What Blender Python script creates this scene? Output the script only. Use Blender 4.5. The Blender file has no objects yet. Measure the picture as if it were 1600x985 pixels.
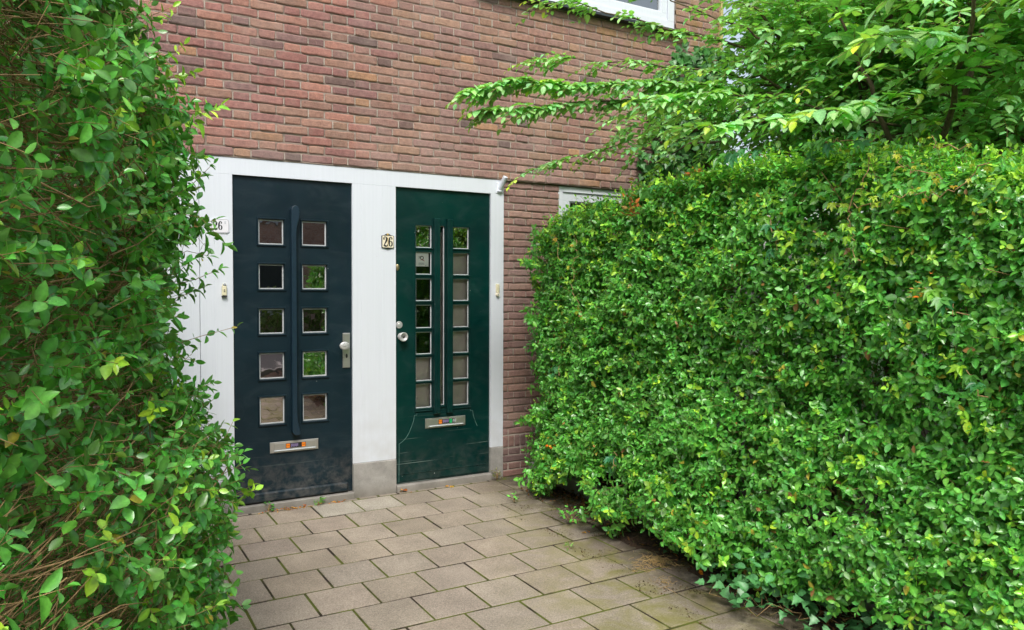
EXPO = 0.62
import bpy, math, random
import numpy as np
from mathutils import Vector
random.seed(7); rng = np.random.default_rng(7)
SC = bpy.context.scene
COL = SC.collection
GZ = 0.023            # level of the paving

# ------------------------------------------------------------------ helpers
def lin(r, g, b):
    f = lambda c: ((c/255+0.055)/1.055)**2.4 if c > 10 else c/255/12.92
    return (f(r), f(g), f(b))

def put(name, data, parent=None):
    o = bpy.data.objects.new(name, data); COL.objects.link(o)
    if parent: o.parent = parent
    return o

def tag(o, label=None, cat=None, group=None, kind=None):
    if label: o['label'] = label
    if cat: o['category'] = cat
    if group: o['group'] = group
    if kind: o['kind'] = kind
    return o

def empty(name, loc=(0, 0, 0), **k):
    o = put(name, None); o.location = loc
    return tag(o, **k)

class MB:
    def __init__(s): s.v = []; s.f = []; s.m = []; s.c = []
    def add(s, vs, fs, mi=0, c=None):
        b = len(s.v); s.v.extend(vs)
        s.f.extend([tuple(b+i for i in f) for f in fs]); s.m.extend([mi]*len(fs))
        s.c.extend([c or (1, 1, 1)]*len(vs))
    def box(s, x0, x1, y0, y1, z0, z1, mi=0, c=None, ch=0.0):
        if ch <= 0:
            vs = [(x, y, z) for z in (z0, z1) for y in (y0, y1) for x in (x0, x1)]
            s.add(vs, [(0, 2, 3, 1), (4, 5, 7, 6), (0, 1, 5, 4), (2, 6, 7, 3), (0, 4, 6, 2), (1, 3, 7, 5)], mi, c)
        else:   # chamfered on the front (-y) edges
            vs = [(x0, y1, z0), (x1, y1, z0), (x1, y1, z1), (x0, y1, z1),
                  (x0, y0+ch, z0), (x1, y0+ch, z0), (x1, y0+ch, z1), (x0, y0+ch, z1),
                  (x0+ch, y0, z0+ch), (x1-ch, y0, z0+ch), (x1-ch, y0, z1-ch), (x0+ch, y0, z1-ch)]
            fs = [(3, 2, 1, 0), (8, 9, 10, 11)]
            for i in range(4):
                j = (i+1) % 4
                fs += [(i, j, 4+j, 4+i), (4+i, 4+j, 8+j, 8+i)]
            s.add(vs, fs, mi, c)
    def tube(s, pts, rad, n=6, mi=0, c=None, cap=True):
        pts = [Vector(p) for p in pts]
        if not hasattr(rad, '__len__'): rad = [rad]*len(pts)
        vs = []; fs = []
        for i, p in enumerate(pts):
            d = (pts[min(i+1, len(pts)-1)]-pts[max(i-1, 0)]).normalized()
            a = d.cross(Vector((0, 0, 1)))
            if a.length < .05: a = d.cross(Vector((0, 1, 0)))
            a.normalize(); b = d.cross(a)
            for k in range(n):
                t = 2*math.pi*k/n
                vs.append(tuple(p+(a*math.cos(t)+b*math.sin(t))*rad[i]))
        for i in range(len(pts)-1):
            for k in range(n):
                fs.append((i*n+k, i*n+(k+1) % n, (i+1)*n+(k+1) % n, (i+1)*n+k))
        if cap: fs += [tuple(range(n-1, -1, -1)), tuple((len(pts)-1)*n+k for k in range(n))]
        s.add(vs, fs, mi, c)
    def prism(s, poly, y0, y1, mi=0, c=None):       # outline in XZ, front at y0
        n = len(poly)
        vs = [(x, y0, z) for x, z in poly]+[(x, y1, z) for x, z in poly]
        fs = [tuple(range(n)), tuple(range(2*n-1, n-1, -1))]
        fs += [(i, n+i, n+(i+1) % n, (i+1) % n) for i in range(n)]
        s.add(vs, fs, mi, c)
    def ribbon(s, path, y0, y1, mi=0, c=None):      # (x, z, width) strokes in XZ
        L = []; R = []
        for i, (x, z, w) in enumerate(path):
            a = path[max(i-1, 0)]; b = path[min(i+1, len(path)-1)]
            dx, dz = b[0]-a[0], b[1]-a[1]; l = math.hypot(dx, dz) or 1
            nx, nz = -dz/l, dx/l
            L.append((x+nx*w/2, z+nz*w/2)); R.append((x-nx*w/2, z-nz*w/2))
        for i in range(len(path)-1):
            s.prism([L[i], L[i+1], R[i+1], R[i]], y0, y1, mi, c)
    def sheet(s, xs, zs, holes, y, rev=0.0, mi=0, c=None, ymap=None):
        """vertical sheet facing -y, cut by holes; reveals go back by rev"""
        X = sorted(set([xs[0], xs[1]]+[h[0] for h in holes]+[h[1] for h in holes]))
        Z = sorted(set([zs[0], zs[1]]+[h[2] for h in holes]+[h[3] for h in holes]))
        X = [x for x in X if xs[0] <= x <= xs[1]]; Z = [z for z in Z if zs[0] <= z <= zs[1]]
        for i in range(len(X)-1):
            for j in range(len(Z)-1):
                cx, cz = (X[i]+X[i+1])/2, (Z[j]+Z[j+1])/2
                if any(h[0] < cx < h[1] and h[2] < cz < h[3] for h in holes): continue
                s.add([(X[i], y, Z[j]), (X[i+1], y, Z[j]), (X[i+1], y, Z[j+1]), (X[i], y, Z[j+1])], [(0, 1, 2, 3)], mi, c)
        if rev:
            for a, b, e, g in holes:
                a, b = max(a, xs[0]), min(b, xs[1]); e, g = max(e, zs[0]), min(g, zs[1])
                vs = [(a, y, e), (b, y, e), (b, y, g), (a, y, g), (a, y+rev, e), (b, y+rev, e), (b, y+rev, g), (a, y+rev, g)]
                s.add(vs, [(0, 4, 5, 1), (1, 5, 6, 2), (2, 6, 7, 3), (3, 7, 4, 0)], mi, c)
    def frame(s, x0, x1, z0, z1, w, y0, y1, mi=0, c=None, ch=0):
        s.box(x0, x1, y0, y1, z1-w, z1, mi, c, ch); s.box(x0, x1, y0, y1, z0, z0+w, mi, c, ch)
        s.box(x0, x0+w, y0, y1, z0+w, z1-w, mi, c, ch); s.box(x1-w, x1, y0, y1, z0+w, z1-w, mi, c, ch)
    def build(s, name, mats, parent=None, smooth=False, org=None, bevel=0):
        me = bpy.data.meshes.new(name)
        v = s.v
        if org: v = [(a-org[0], b-org[1], d-org[2]) for a, b, d in v]
        me.from_pydata(v, [], s.f)
        for m in (mats if isinstance(mats, (list, tuple)) else [mats]): me.materials.append(m)
        me.polygons.foreach_set('material_index', s.m)
        ca = me.color_attributes.new('Col', 'FLOAT_COLOR', 'POINT')
        cc = np.ones((len(s.v), 4), np.float32); cc[:, :3] = np.array(s.c, np.float32).reshape(-1, 3)
        ca.data.foreach_set('color', cc.ravel())
        if smooth: me.polygons.foreach_set('use_smooth', [True]*len(s.f))
        me.update()
        o = put(name, me, parent)
        if org and not parent: o.location = org
        if bevel:
            b = o.modifiers.new('bevel', 'BEVEL'); b.width = bevel; b.segments = 2; b.limit_method = 'ANGLE'
        return o

def lathe(mb, prof, cx, cz, y, n=20, mi=0, c=None, sx=1.0):   # profile (r, dy) around the -y axis
    vs = []; fs = []
    for r, dy in prof:
        for k in range(n):
            t = 2*math.pi*k/n; vs.append((cx+r*sx*math.cos(t), y-dy, cz+r*math.sin(t)))
    for i in range(len(prof)-1):
        for k in range(n): fs.append((i*n+k, (i+1)*n+k, (i+1)*n+(k+1) % n, i*n+(k+1) % n))
    fs.append(tuple((len(prof)-1)*n+k for k in range(n)))
    mb.add(vs, fs, mi, c)

# ------------------------------------------------------------------ materials
def mat(name):
    m = bpy.data.materials.new(name); m.use_nodes = True
    nt = m.node_tree; b = nt.nodes['Principled BSDF']
    return m, nt, b
def N(nt, t, **k):
    n = nt.nodes.new(t)
    for a, b in k.items():
        if a.startswith('i_'):
            key = a[2:]; key = int(key) if key.isdigit() else key
            n.inputs[key].default_value = b
        else: setattr(n, a, b)
    return n
def mixc(nt, fac, a, b, mode='MIX'):
    n = nt.nodes.new('ShaderNodeMix'); n.data_type = 'RGBA'; n.blend_type = mode
    for sock, val in ((n.inputs[0], fac), (n.inputs[6], a), (n.inputs[7], b)):
        if isinstance(val, (int, float)): sock.default_value = val
        elif isinstance(val, tuple): sock.default_value = (*val[:3], 1)
        else: nt.links.new(val, sock)
    return n.outputs[2]
def ramp(nt, src, stops):
    r = nt.nodes.new('ShaderNodeValToRGB'); nt.links.new(src, r.inputs[0])
    e = r.color_ramp.elements
    while len(e) < len(stops): e.new(.5)
    for i, (p, c) in enumerate(stops):
        e[i].position = p; e[i].color = (c, c, c, 1) if not isinstance(c, tuple) else (*c, 1)
    return r.outputs[0]
def noise(nt, scale, detail=4, rough=.55, vec=None, dist=0):
    n = N(nt, 'ShaderNodeTexNoise'); n.inputs['Scale'].default_value = scale
    n.inputs['Detail'].default_value = detail; n.inputs['Roughness'].default_value = rough
    n.inputs['Distortion'].default_value = dist
    if vec is None:
        vec = pos(nt)
    nt.links.new(vec, n.inputs['Vector'])
    return n.outputs['Fac']
def pos(nt, scale=None):
    g = nt.nodes.new('ShaderNodeNewGeometry'); v = g.outputs['Position']
    if scale:
        mp = nt.nodes.new('ShaderNodeMapping'); mp.inputs['Scale'].default_value = scale
        nt.links.new(v, mp.inputs['Vector']); v = mp.outputs[0]
    return v
def sep(nt):
    g = nt.nodes.new('ShaderNodeSeparateXYZ'); nt.links.new(pos(nt), g.inputs[0]); return g.outputs
def mrange(nt, src, a, b, c=0., d=1.):
    n = N(nt, 'ShaderNodeMapRange'); nt.links.new(src, n.inputs[0])
    n.inputs[1].default_value = a; n.inputs[2].default_value = b; n.inputs[3].default_value = c; n.inputs[4].default_value = d
    return n.outputs[0]
def mul(nt, a, b, op='MULTIPLY'):
    n = N(nt, 'ShaderNodeMath', operation=op)
    for i, x in enumerate((a, b)):
        if isinstance(x, (int, float)): n.inputs[i].default_value = x
        else: nt.links.new(x, n.inputs[i])
    return n.outputs[0]
def bump(nt, b, h, strength=.3, dist=.01):
    n = N(nt, 'ShaderNodeBump'); n.inputs['Strength'].default_value = strength; n.inputs['Distance'].default_value = dist
    nt.links.new(h, n.inputs['Height']); nt.links.new(n.outputs[0], b.inputs['Normal'])
def attr(nt, name='Col'):
    a = N(nt, 'ShaderNodeAttribute', attribute_name=name); return a.outputs['Color']

def plain(name, col, rough=.5, metal=0., var=.12, nscale=30, spec=.5):
    m, nt, b = mat(name)
    c = mixc(nt, ramp(nt, noise(nt, nscale), [(.3, 0.), (.7, 1.)]), tuple(x*(1-var) for x in col), tuple(min(1, x*(1+var)) for x in col))
    nt.links.new(c, b.inputs['Base Color']); b.inputs['Roughness'].default_value = rough; b.inputs['Metallic'].default_value = metal
    b.inputs['Specular IOR Level'].default_value = spec
    return m

def m_brick():
    m, nt, b = mat('clay_brick')
    base = attr(nt)
    n1 = noise(nt, 42, 7, .75); n2 = noise(nt, 9, 4)
    c = mixc(nt, 1., base, ramp(nt, n1, [(.27, .6), (.73, 1.34)]), 'MULTIPLY')
    c = mixc(nt, mul(nt, ramp(nt, noise(nt, 160, 3), [(.55, 0.), (.75, 1.)]), .3), c, lin(70, 50, 45))
    c = mixc(nt, mul(nt, ramp(nt, n2, [(.45, 0.), (.8, 1.)]), .3), c, lin(160, 142, 132))
    c = mixc(nt, mul(nt, ramp(nt, noise(nt, 1.1, 5, .6), [(.5, 0.), (.7, 1.)]), .28), c, lin(172, 156, 148))
    c = mixc(nt, mul(nt, ramp(nt, noise(nt, 1, 4, .6, pos(nt, (5, 1, .7))), [(.55, 0.), (.75, 1.)]), .22), c, lin(88, 70, 64))
    # green-ochre algae runs in the courses under the upstairs sill
    s = sep(nt)
    under = mul(nt, mrange(nt, s[2], 3.45, 3.85), mrange(nt, s[0], 2.9, 3.4))
    st = ramp(nt, noise(nt, 1, 4, .6, pos(nt, (9, 1, 1.3))), [(.42, 0.), (.62, 1.)])
    c = mixc(nt, mul(nt, mul(nt, under, st), .55), c, lin(128, 112, 62))
    nt.links.new(c, b.inputs['Base Color']); b.inputs['Roughness'].default_value = .85
    bump(nt, b, noise(nt, 120, 6, .7), .7, .006)
    return m
def m_mortar(name, col):
    m, nt, b = mat(name)
    c = mixc(nt, ramp(nt, noise(nt, 12, 5), [(.35, 0.), (.65, 1.)]), tuple(x*.7 for x in col), col)
    nt.links.new(c, b.inputs['Base Color']); b.inputs['Roughness'].default_value = .95
    bump(nt, b, noise(nt, 180, 5, .7), .8, .006)
    return m
def m_white():
    m, nt, b = mat('white_paint')
    g = noise(nt, 1, 4, .6, pos(nt, (60, 1, 1.2)))
    c = mixc(nt, ramp(nt, g, [(.3, 0.), (.7, 1.)]), (.65, .69, .75), (.68, .72, .785))
    s = sep(nt)
    low = mul(nt, mrange(nt, s[2], .9, .25), ramp(nt, noise(nt, 7, 5), [(.4, 0.), (.7, 1.)]))
    c = mixc(nt, mul(nt, low, .3), c, lin(170, 165, 155))
    c = mixc(nt, mul(nt, ramp(nt, noise(nt, 60, 2), [(.74, 0.), (.78, 1.)]), .5), c, lin(150, 145, 135))
    nt.links.new(c, b.inputs['Base Color']); b.inputs['Roughness'].default_value = .42
    bump(nt, b, noise(nt, 1, 3, .6, pos(nt, (240, 1, 4))), .25, .003)
    return m
def m_door(name, col, col2, dirt, scr=.7):
    m, nt, b = mat(name)
    c = mixc(nt, ramp(nt, noise(nt, 2.2, 5), [(.35, 0.), (.7, 1.)]), col, col2)
    s = sep(nt)
    b.inputs['Specular IOR Level'].default_value = .28
    # chalky wiping haze
    hz = ramp(nt, noise(nt, 3.2, 6, .6, pos(nt, (1, 1, 2.2)), 1.5), [(.5, 0.), (.72, 1.)])
    c = mixc(nt, mul(nt, hz, .045), c, lin(120, 135, 140))
    # dust and rubbed patches low down
    lo = mul(nt, mrange(nt, s[2], .42, .12), ramp(nt, noise(nt, 14, 7, .7, None, .3), [(.42, 0.), (.68, 1.)]))
    c = mixc(nt, mul(nt, lo, dirt), c, lin(112, 108, 104))
    # scratches
    mp = nt.nodes.new('ShaderNodeMapping'); mp.inputs['Rotation'].default_value = (0, .09, 0); mp.inputs['Scale'].default_value = (1.6, 1, 80)
    nt.links.new(pos(nt), mp.inputs[0])
    sc = ramp(nt, noise(nt, 1, 3, .5, mp.outputs[0], .6), [(.645, 0.), (.68, 1.)])
    lows = mrange(nt, s[2], .62, .3, 0., .6)
    c = mixc(nt, mul(nt, mul(nt, sc, lows), scr), c, lin(150, 165, 160))
    sp = ramp(nt, noise(nt, 48, 2, .5), [(.765, 0.), (.785, 1.)])
    c = mixc(nt, mul(nt, sp, .6), c, lin(190, 195, 190))
    nt.links.new(c, b.inputs['Base Color'])
    nt.links.new(mrange(nt, noise(nt, 6, 4), .3, .7, .3, .48), b.inputs['Roughness'])
    bump(nt, b, noise(nt, 1, 4, .6, pos(nt, (90, 1, 9))), .12, .003)
    return m
def m_tile():
    m, nt, b = mat('concrete_tile')
    base = attr(nt)
    c = mixc(nt, 1., base, ramp(nt, noise(nt, 3.5, 6, .6), [(.3, .78), (.7, 1.16)]), 'MULTIPLY')
    c = mixc(nt, 1., c, ramp(nt, noise(nt, 150, 4, .8), [(.3, .5), (.7, 1.5)]), 'MULTIPLY')
    sp = ramp(nt, noise(nt, 190, 1, .5), [(.66, 0.), (.72, 1.)])
    c = mixc(nt, mul(nt, sp, .55), c, lin(205, 198, 185))
    s = sep(nt)
    # algae film that grows on the damp side by the hedge
    wet = mrange(nt, mul(nt, s[0], mul(nt, s[1], -.45), 'ADD'), 2.72, 3.5)
    al = mul(nt, wet, ramp(nt, noise(nt, 4.5, 6, .65, None, .8), [(.4, 0.), (.62, 1.)]))
    c = mixc(nt, mul(nt, al, .8), c, lin(122, 120, 52))
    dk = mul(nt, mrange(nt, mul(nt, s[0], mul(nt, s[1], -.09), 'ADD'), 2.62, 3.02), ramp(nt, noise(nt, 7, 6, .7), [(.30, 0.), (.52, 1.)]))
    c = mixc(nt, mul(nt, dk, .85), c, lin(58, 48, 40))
    st = ramp(nt, noise(nt, 14, 5, .7), [(.6, 0.), (.7, 1.)])
    c = mixc(nt, mul(nt, st, .2), c, lin(96, 80, 66))
    nt.links.new(c, b.inputs['Base Color']); b.inputs['Roughness'].default_value = .88
    bump(nt, b, noise(nt, 240, 4, .7), .5, .004)
    return m
def m_joint():
    m, nt, b = mat('mossy_joint_sand')
    c = mixc(nt, ramp(nt, noise(nt, 5, 5), [(.42, 0.), (.54, 1.)]), lin(48, 38, 27), lin(88, 96, 26))
    nt.links.new(c, b.inputs['Base Color']); b.inputs['Roughness'].default_value = 1
    bump(nt, b, noise(nt, 120, 5), 1, .01)
    return m
def m_soil():
    m, nt, b = mat('soil_with_litter')
    c = mixc(nt, ramp(nt, noise(nt, 30, 6, .7), [(.35, 0.), (.65, 1.)]), lin(38, 28, 22), lin(92, 70, 52))
    c = mixc(nt, mul(nt, ramp(nt, noise(nt, 90, 3), [(.6, 0.), (.7, 1.)]), .6), c, lin(140, 105, 70))
    nt.links.new(c, b.inputs['Base Color']); b.inputs['Roughness'].default_value = 1
    bump(nt, b, noise(nt, 60, 6, .7), 1, .03)
    return m
def m_stone():
    m, nt, b = mat('grey_stone')
    c = mixc(nt, ramp(nt, noise(nt, 6, 6, .65), [(.3, 0.), (.7, 1.)]), lin(128, 126, 122), lin(172, 169, 164))
    s = sep(nt)
    c = mixc(nt, mul(nt, mrange(nt, s[2], .12, .02), .45), c, lin(100, 90, 72))
    c = mixc(nt, mul(nt, ramp(nt, noise(nt, 150, 3), [(.6, 0.), (.7, 1.)]), .4), c, lin(95, 92, 88))
    nt.links.new(c, b.inputs['Base Color']); b.inputs['Roughness'].default_value = .75
    bump(nt, b, noise(nt, 80, 5), .3, .004)
    return m
def m_leaf(name, rough=.42, trans=.35, spec=.5, back=1.25):
    m, nt, b = mat(name)
    base = attr(nt)
    c = mixc(nt, 1., base, ramp(nt, noise(nt, 90, 3), [(.3, .8), (.7, 1.2)]), 'MULTIPLY')
    g = nt.nodes.new('ShaderNodeNewGeometry')
    c = mixc(nt, mul(nt, g.outputs['Backfacing'], .35), c, lin(120, 150, 95))
    nt.links.new(c, b.inputs['Base Color']); b.inputs['Roughness'].default_value = rough
    b.inputs['Specular IOR Level'].default_value = spec
    tr = N(nt, 'ShaderNodeBsdfTranslucent')
    ct = mixc(nt, 1., c, (1.5, 1.7, .5), 'MULTIPLY'); nt.links.new(ct, tr.inputs[0])
    mx = N(nt, 'ShaderNodeMixShader'); mx.inputs[0].default_value = trans
    nt.links.new(b.outputs[0], mx.inputs[1]); nt.links.new(tr.outputs[0], mx.inputs[2])
    nt.links.new(mx.outputs[0], nt.nodes['Material Output'].inputs[0])
    return m
def m_glass(name, refl=.3, tint=(.75, .78, .76), gc=(.95, .97, .96)):
    m, nt, b = mat(name); nt.nodes.remove(b)
    gl = N(nt, 'ShaderNodeBsdfGlossy'); gl.inputs['Roughness'].default_value = .015; gl.inputs['Color'].default_value = (*gc, 1)
    tr = N(nt, 'ShaderNodeBsdfTransparent'); tr.inputs[0].default_value = (*tint, 1)
    fr = N(nt, 'ShaderNodeFresnel'); fr.inputs[0].default_value = 1.5
    bm = N(nt, 'ShaderNodeBump'); bm.inputs['Strength'].default_value = .04; bm.inputs['Distance'].default_value = .01
    nt.links.new(noise(nt, 9, 2), bm.inputs['Height']); nt.links.new(bm.outputs[0], gl.inputs['Normal'])
    fac = mul(nt, fr.outputs[0], refl, 'ADD')
    mx = N(nt, 'ShaderNodeMixShader'); nt.links.new(fac, mx.inputs[0])
    nt.links.new(tr.outputs[0], mx.inputs[1]); nt.links.new(gl.outputs[0], mx.inputs[2])
    nt.links.new(mx.outputs[0], nt.nodes['Material Output'].inputs[0])
    return m
def m_metal(name, col, rough):
    m, nt, b = mat(name)
    n = noise(nt, 1, 3, .6, pos(nt, (20, 20, 900)))
    c = mixc(nt, n, tuple(x*.8 for x in col), col)
    nt.links.new(c, b.inputs['Base Color']); b.inputs['Metallic'].default_value = .85; b.inputs['Roughness'].default_value = rough
    return m
def m_facade():
    m, nt, b = mat('far_brickwork')
    t = N(nt, 'ShaderNodeTexBrick'); mp = nt.nodes.new('ShaderNodeMapping')
    mp.inputs['Rotation'].default_value = (math.radians(90), 0, 0)
    nt.links.new(pos(nt), mp.inputs[0]); nt.links.new(mp.outputs[0], t.inputs['Vector'])
    for k, v in (('Scale', 1), ('Mortar Size', .007), ('Brick Width', .22), ('Row Height', .062)): t.inputs[k].default_value = v
    t.inputs['Color1'].default_value = (*lin(176, 140, 122), 1); t.inputs['Color2'].default_value = (*lin(150, 118, 104), 1)
    t.inputs['Mortar'].default_value = (*lin(176, 162, 150), 1)
    nt.links.new(t.outputs[0], b.inputs['Base Color']); b.inputs['Roughness'].default_value = .9
    return m
def m_asphalt():
    m, nt, b = mat('asphalt')
    c = mixc(nt, noise(nt, 120, 4), (.035, .035, .036), (.075, .074, .072))
    nt.links.new(c, b.inputs['Base Color']); b.inputs['Roughness'].default_value = .9
    return m
def m_grass():
    m, nt, b = mat('grass_ground')
    c = mixc(nt, noise(nt, 20, 6), (.03, .06, .015), (.07, .12, .03))
    nt.links.new(c, b.inputs['Base Color']); b.inputs['Roughness'].default_value = 1
    bump(nt, b, noise(nt, 50, 5), 1, .03)
    return m
def m_bark(name, c1, c2):
    m, nt, b = mat(name)
    c = mixc(nt, ramp(nt, noise(nt, 1, 5, .6, pos(nt, (60, 60, 12))), [(.3, 0.), (.7, 1.)]), c1, c2)
    nt.links.new(c, b.inputs['Base Color']); b.inputs['Roughness'].default_value = .85
    bump(nt, b, noise(nt, 1, 4, .6, pos(nt, (140, 140, 30))), .5, .003)
    return m

M = dict(brick=m_brick(), mortar=m_mortar('bed_mortar', lin(158, 142, 130)), head=m_mortar('head_mortar', lin(182, 170, 158)),
         white=m_white(), blue=m_door('dark_blue_gloss', lin(12, 31, 39), lin(20, 40, 49), .6, .12),
         green=m_door('dark_green_gloss', lin(0, 38, 37), lin(0, 50, 45), .2),
         tile=m_tile(), joint=m_joint(), soil=m_soil(), stone=m_stone(), glass=m_glass('door_glass', .42, (.97, .98, .97), (.95, .86, .88)),
         wglass=m_glass('window_glass', .25), dglass=m_glass('blind_glass', .025, (.97, .98, .97)), bead=plain('pale_bead_paint', lin(186, 192, 194), .5),
         dark=plain('dark_interior', (.012, .012, .014), .9), curtain=plain('grey_blind', lin(205, 194, 186), .9, nscale=8),
         steel=m_metal('brushed_aluminium', (.62, .61, .58), .38), knob=plain('silver_grey_enamel', (.52, .53, .52), .35, .35),
         cream=plain('aged_cream_plastic', lin(214, 208, 176), .5), blackp=plain('black_paint', (.02, .02, .025), .4),
         enamel=plain('cream_enamel', lin(232, 224, 200), .25, var=.04, nscale=60), enamelw=plain('white_enamel', lin(226, 226, 232), .25, var=.04),
         navy=plain('navy_print', lin(40, 40, 80), .4), orange=plain('orange_print', lin(235, 130, 20), .5, var=.03),
         vgreen=plain('green_print', lin(30, 170, 95), .5, var=.03), violet=plain('violet_print', lin(140, 125, 170), .5),
         red=plain('red_print', lin(205, 60, 60), .5), paper=plain('white_paper', lin(248, 247, 246), .8, var=.04),
         grey=plain('grey_print', lin(150, 155, 165), .7), brass=m_metal('worn_brass', (.45, .38, .22), .4),
         gold=plain('old_gold_paint', lin(190, 160, 90), .4), slate=plain('dark_sill_tile', lin(48, 54, 58), .35, var=.25, nscale=9),
         facade=m_facade(), asphalt=m_asphalt(), grass=m_grass(), ribblue=plain('blue_gloss_rib', lin(22, 44, 58), .35), wornhighlight=plain('rubbed_highlight_green', lin(88, 122, 116), .5, var=.5, nscale=40), trim=plain('yellowed_trim', lin(190, 175, 120), .6),
         privet=m_leaf('privet_leaf', .30, .22, .7), elm=m_leaf('elm_leaf', .42, .30, .6), far=m_leaf('far_leaf', .5, .5, .4),
         ivy=m_leaf('ivy_leaf', .38, .2, .5), dry=m_leaf('dry_leaf', .8, .25, .2),
         twig=m_bark('twig_bark', lin(112, 88, 56), lin(178, 148, 102)), bark=m_bark('tree_bark', lin(58, 46, 36), lin(112, 94, 72)))

# ------------------------------------------------------------------ foliage engine
def nrm(a):
    return a/np.maximum(np.linalg.norm(a, axis=-1, keepdims=True), 1e-9)
def template(kind):
    """verts (x along the leaf 0..1, y half width -.5...5, z height, midrib flag), faces"""
    if kind == 'oval': st = [0, .22, .5, .78, 1]; w = [0, .36, .5, .34, 0]
    elif kind == 'lance': st = [0, .2, .45, .72, 1]; w = [0, .42, .5, .26, 0]
    elif kind == 'elm':
        st = [0, .10, .16, .26, .32, .44, .50, .62, .68, .80, .85, 1]
        w = [0, .36, .33, .50, .45, .54, .48, .48, .38, .30, .20, 0]
    elif kind == 'ivy': st = [0, .12, .3, .42, .6, 1]; w = [.05, .5, .36, .46, .22, 0]
    elif kind == 'small': st = [0, .5, 1]; w = [0, .5, 0]
    n = len(st); v = []; f = []
    for i in range(n):
        dr = -.16*st[i]**2
        v.append((st[i], 0, dr-.0, 1.))
    L = {}; R = {}
    for i in range(n):
        if w[i] > 0:
            dr = -.16*st[i]**2
            L[i] = len(v); v.append((st[i], w[i], dr+w[i]*.22, 0.))
            R[i] = len(v); v.append((st[i], -w[i], dr+w[i]*.22, 0.))
    for i in range(n-1):
        for S, fl in ((L, 0), (R, 1)):
            a = S.get(i); b = S.get(i+1)
            q = [x for x in (i, i+1, b, a) if x is not None]
            if len(q) >= 3: f.append(tuple(q if not fl else q[::-1]))
    return np.array(v, np.float32), f
TPL = {k: template(k) for k in ('oval', 'lance', 'elm', 'ivy', 'small')}

class Leaves:
    def __init__(s): s.b = []
    def add(s, kind, P, A, Nn, L, W, C):
        """N leaves: base P, axis A, normal hint Nn, length, width, colour"""
        if len(P) == 0: return
        s.b.append((kind, np.asarray(P, np.float32), nrm(np.asarray(A)), nrm(np.asarray(Nn)), np.asarray(L), np.asarray(W), np.asarray(C, np.float32)))
    def build(s, name, material, parent=None, keep=None):
        V = []; Cc = []; loops = []; sizes = []; base = 0
        for kind, P, A, Nn, L, W, C in s.b:
            if keep is not None:
                k = keep(P); P, A, Nn, L, W, C = P[k], A[k], Nn[k], L[k], W[k], C[k]
                if len(P) == 0: continue
            T, F = TPL[kind]
            Y = nrm(np.cross(Nn, A)); Z = np.cross(A, Y)
            curl = rng.uniform(.2, 1.7, len(P))
            v = P[:, None, :]+A[:, None, :]*(T[None, :, 0:1]*L[:, None, None])+Y[:, None, :]*(T[None, :, 1:2]*W[:, None, None]) \
                + Z[:, None, :]*(T[None, :, 2:3]*L[:, None, None]*curl[:, None, None])
            c = C[:, None, :]*(1+.35*T[None, :, 3:4])
            n, k = len(P), len(T)
            V.append(v.reshape(-1, 3)); Cc.append(np.minimum(c.reshape(-1, 3), 1))
            fl = np.array([i for f in F for i in f]); sz = [len(f) for f in F]
            loops.append((fl[None, :]+(np.arange(n)*k)[:, None]+base).ravel()); sizes.append(np.tile(sz, n)); base += n*k
        V = np.concatenate(V).astype(np.float32); Cc = np.concatenate(Cc).astype(np.float32)
        loops = np.concatenate(loops).astype(np.int32); sizes = np.concatenate(sizes).astype(np.int32)
        me = bpy.data.meshes.new(name)
        me.vertices.add(len(V)); me.vertices.foreach_set('co', V.ravel())
        me.loops.add(len(loops)); me.loops.foreach_set('vertex_index', loops)
        me.polygons.add(len(sizes)); st = np.concatenate([[0], np.cumsum(sizes)[:-1]]).astype(np.int32)
        me.polygons.foreach_set('loop_start', st)
        me.polygons.foreach_set('use_smooth', np.ones(len(sizes), bool))
        me.update(calc_edges=True)
        ca = me.color_attributes.new('Col', 'FLOAT_COLOR', 'POINT')
        ca.data.foreach_set('color', np.concatenate([Cc, np.ones((len(Cc), 1), np.float32)], 1).ravel())
        me.materials.append(material)
        return put(name, me, parent)

def sticks(name, P, Q, r0, r1, material, parent=None, n=4, bend=.06):
    """many tapered two-segment twigs as one mesh"""
    P = np.asarray(P, float); Q = np.asarray(Q, float); k = len(P)
    D = nrm(Q-P); a = nrm(np.cross(D, rng.normal(size=(k, 3)))); b = np.cross(D, a)
    Mid = (P+Q)/2+(a*rng.normal(0, bend, (k, 1)))*np.linalg.norm(Q-P, axis=1, keepdims=True)
    r0 = np.broadcast_to(r0, (k,)); r1 = np.broadcast_to(r1, (k,))
    V = []
    for C, r in ((P, r0), (Mid, (r0+r1)/2), (Q, r1)):
        for i in range(n):
            t = 2*math.pi*i/n
            V.append(C+(a*math.cos(t)+b*math.sin(t))*r[:, None])
    V = np.stack(V, 1)
    F = []
    for s in range(2):
        for i in range(n):
            F.append((s*n+i, s*n+(i+1) % n, (s+1)*n+(i+1) % n, (s+1)*n+i))
    fl = np.array(F)
    loops = (fl.ravel()[None, :]+(np.arange(k)*3*n)[:, None]).ravel().astype(np.int32)
    me = bpy.data.meshes.new(name)
    me.vertices.add(k*3*n); me.vertices.foreach_set('co', V.reshape(-1, 3).astype(np.float32).ravel())
    me.loops.add(len(loops)); me.loops.foreach_set('vertex_index', loops)
    nf = len(loops)//4
    me.polygons.add(nf); me.polygons.foreach_set('loop_start', np.arange(nf, dtype=np.int32)*4)
    me.polygons.foreach_set('use_smooth', np.ones(nf, bool))
    me.update(calc_edges=True); me.materials.append(material)
    return put(name, me, parent)

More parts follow.
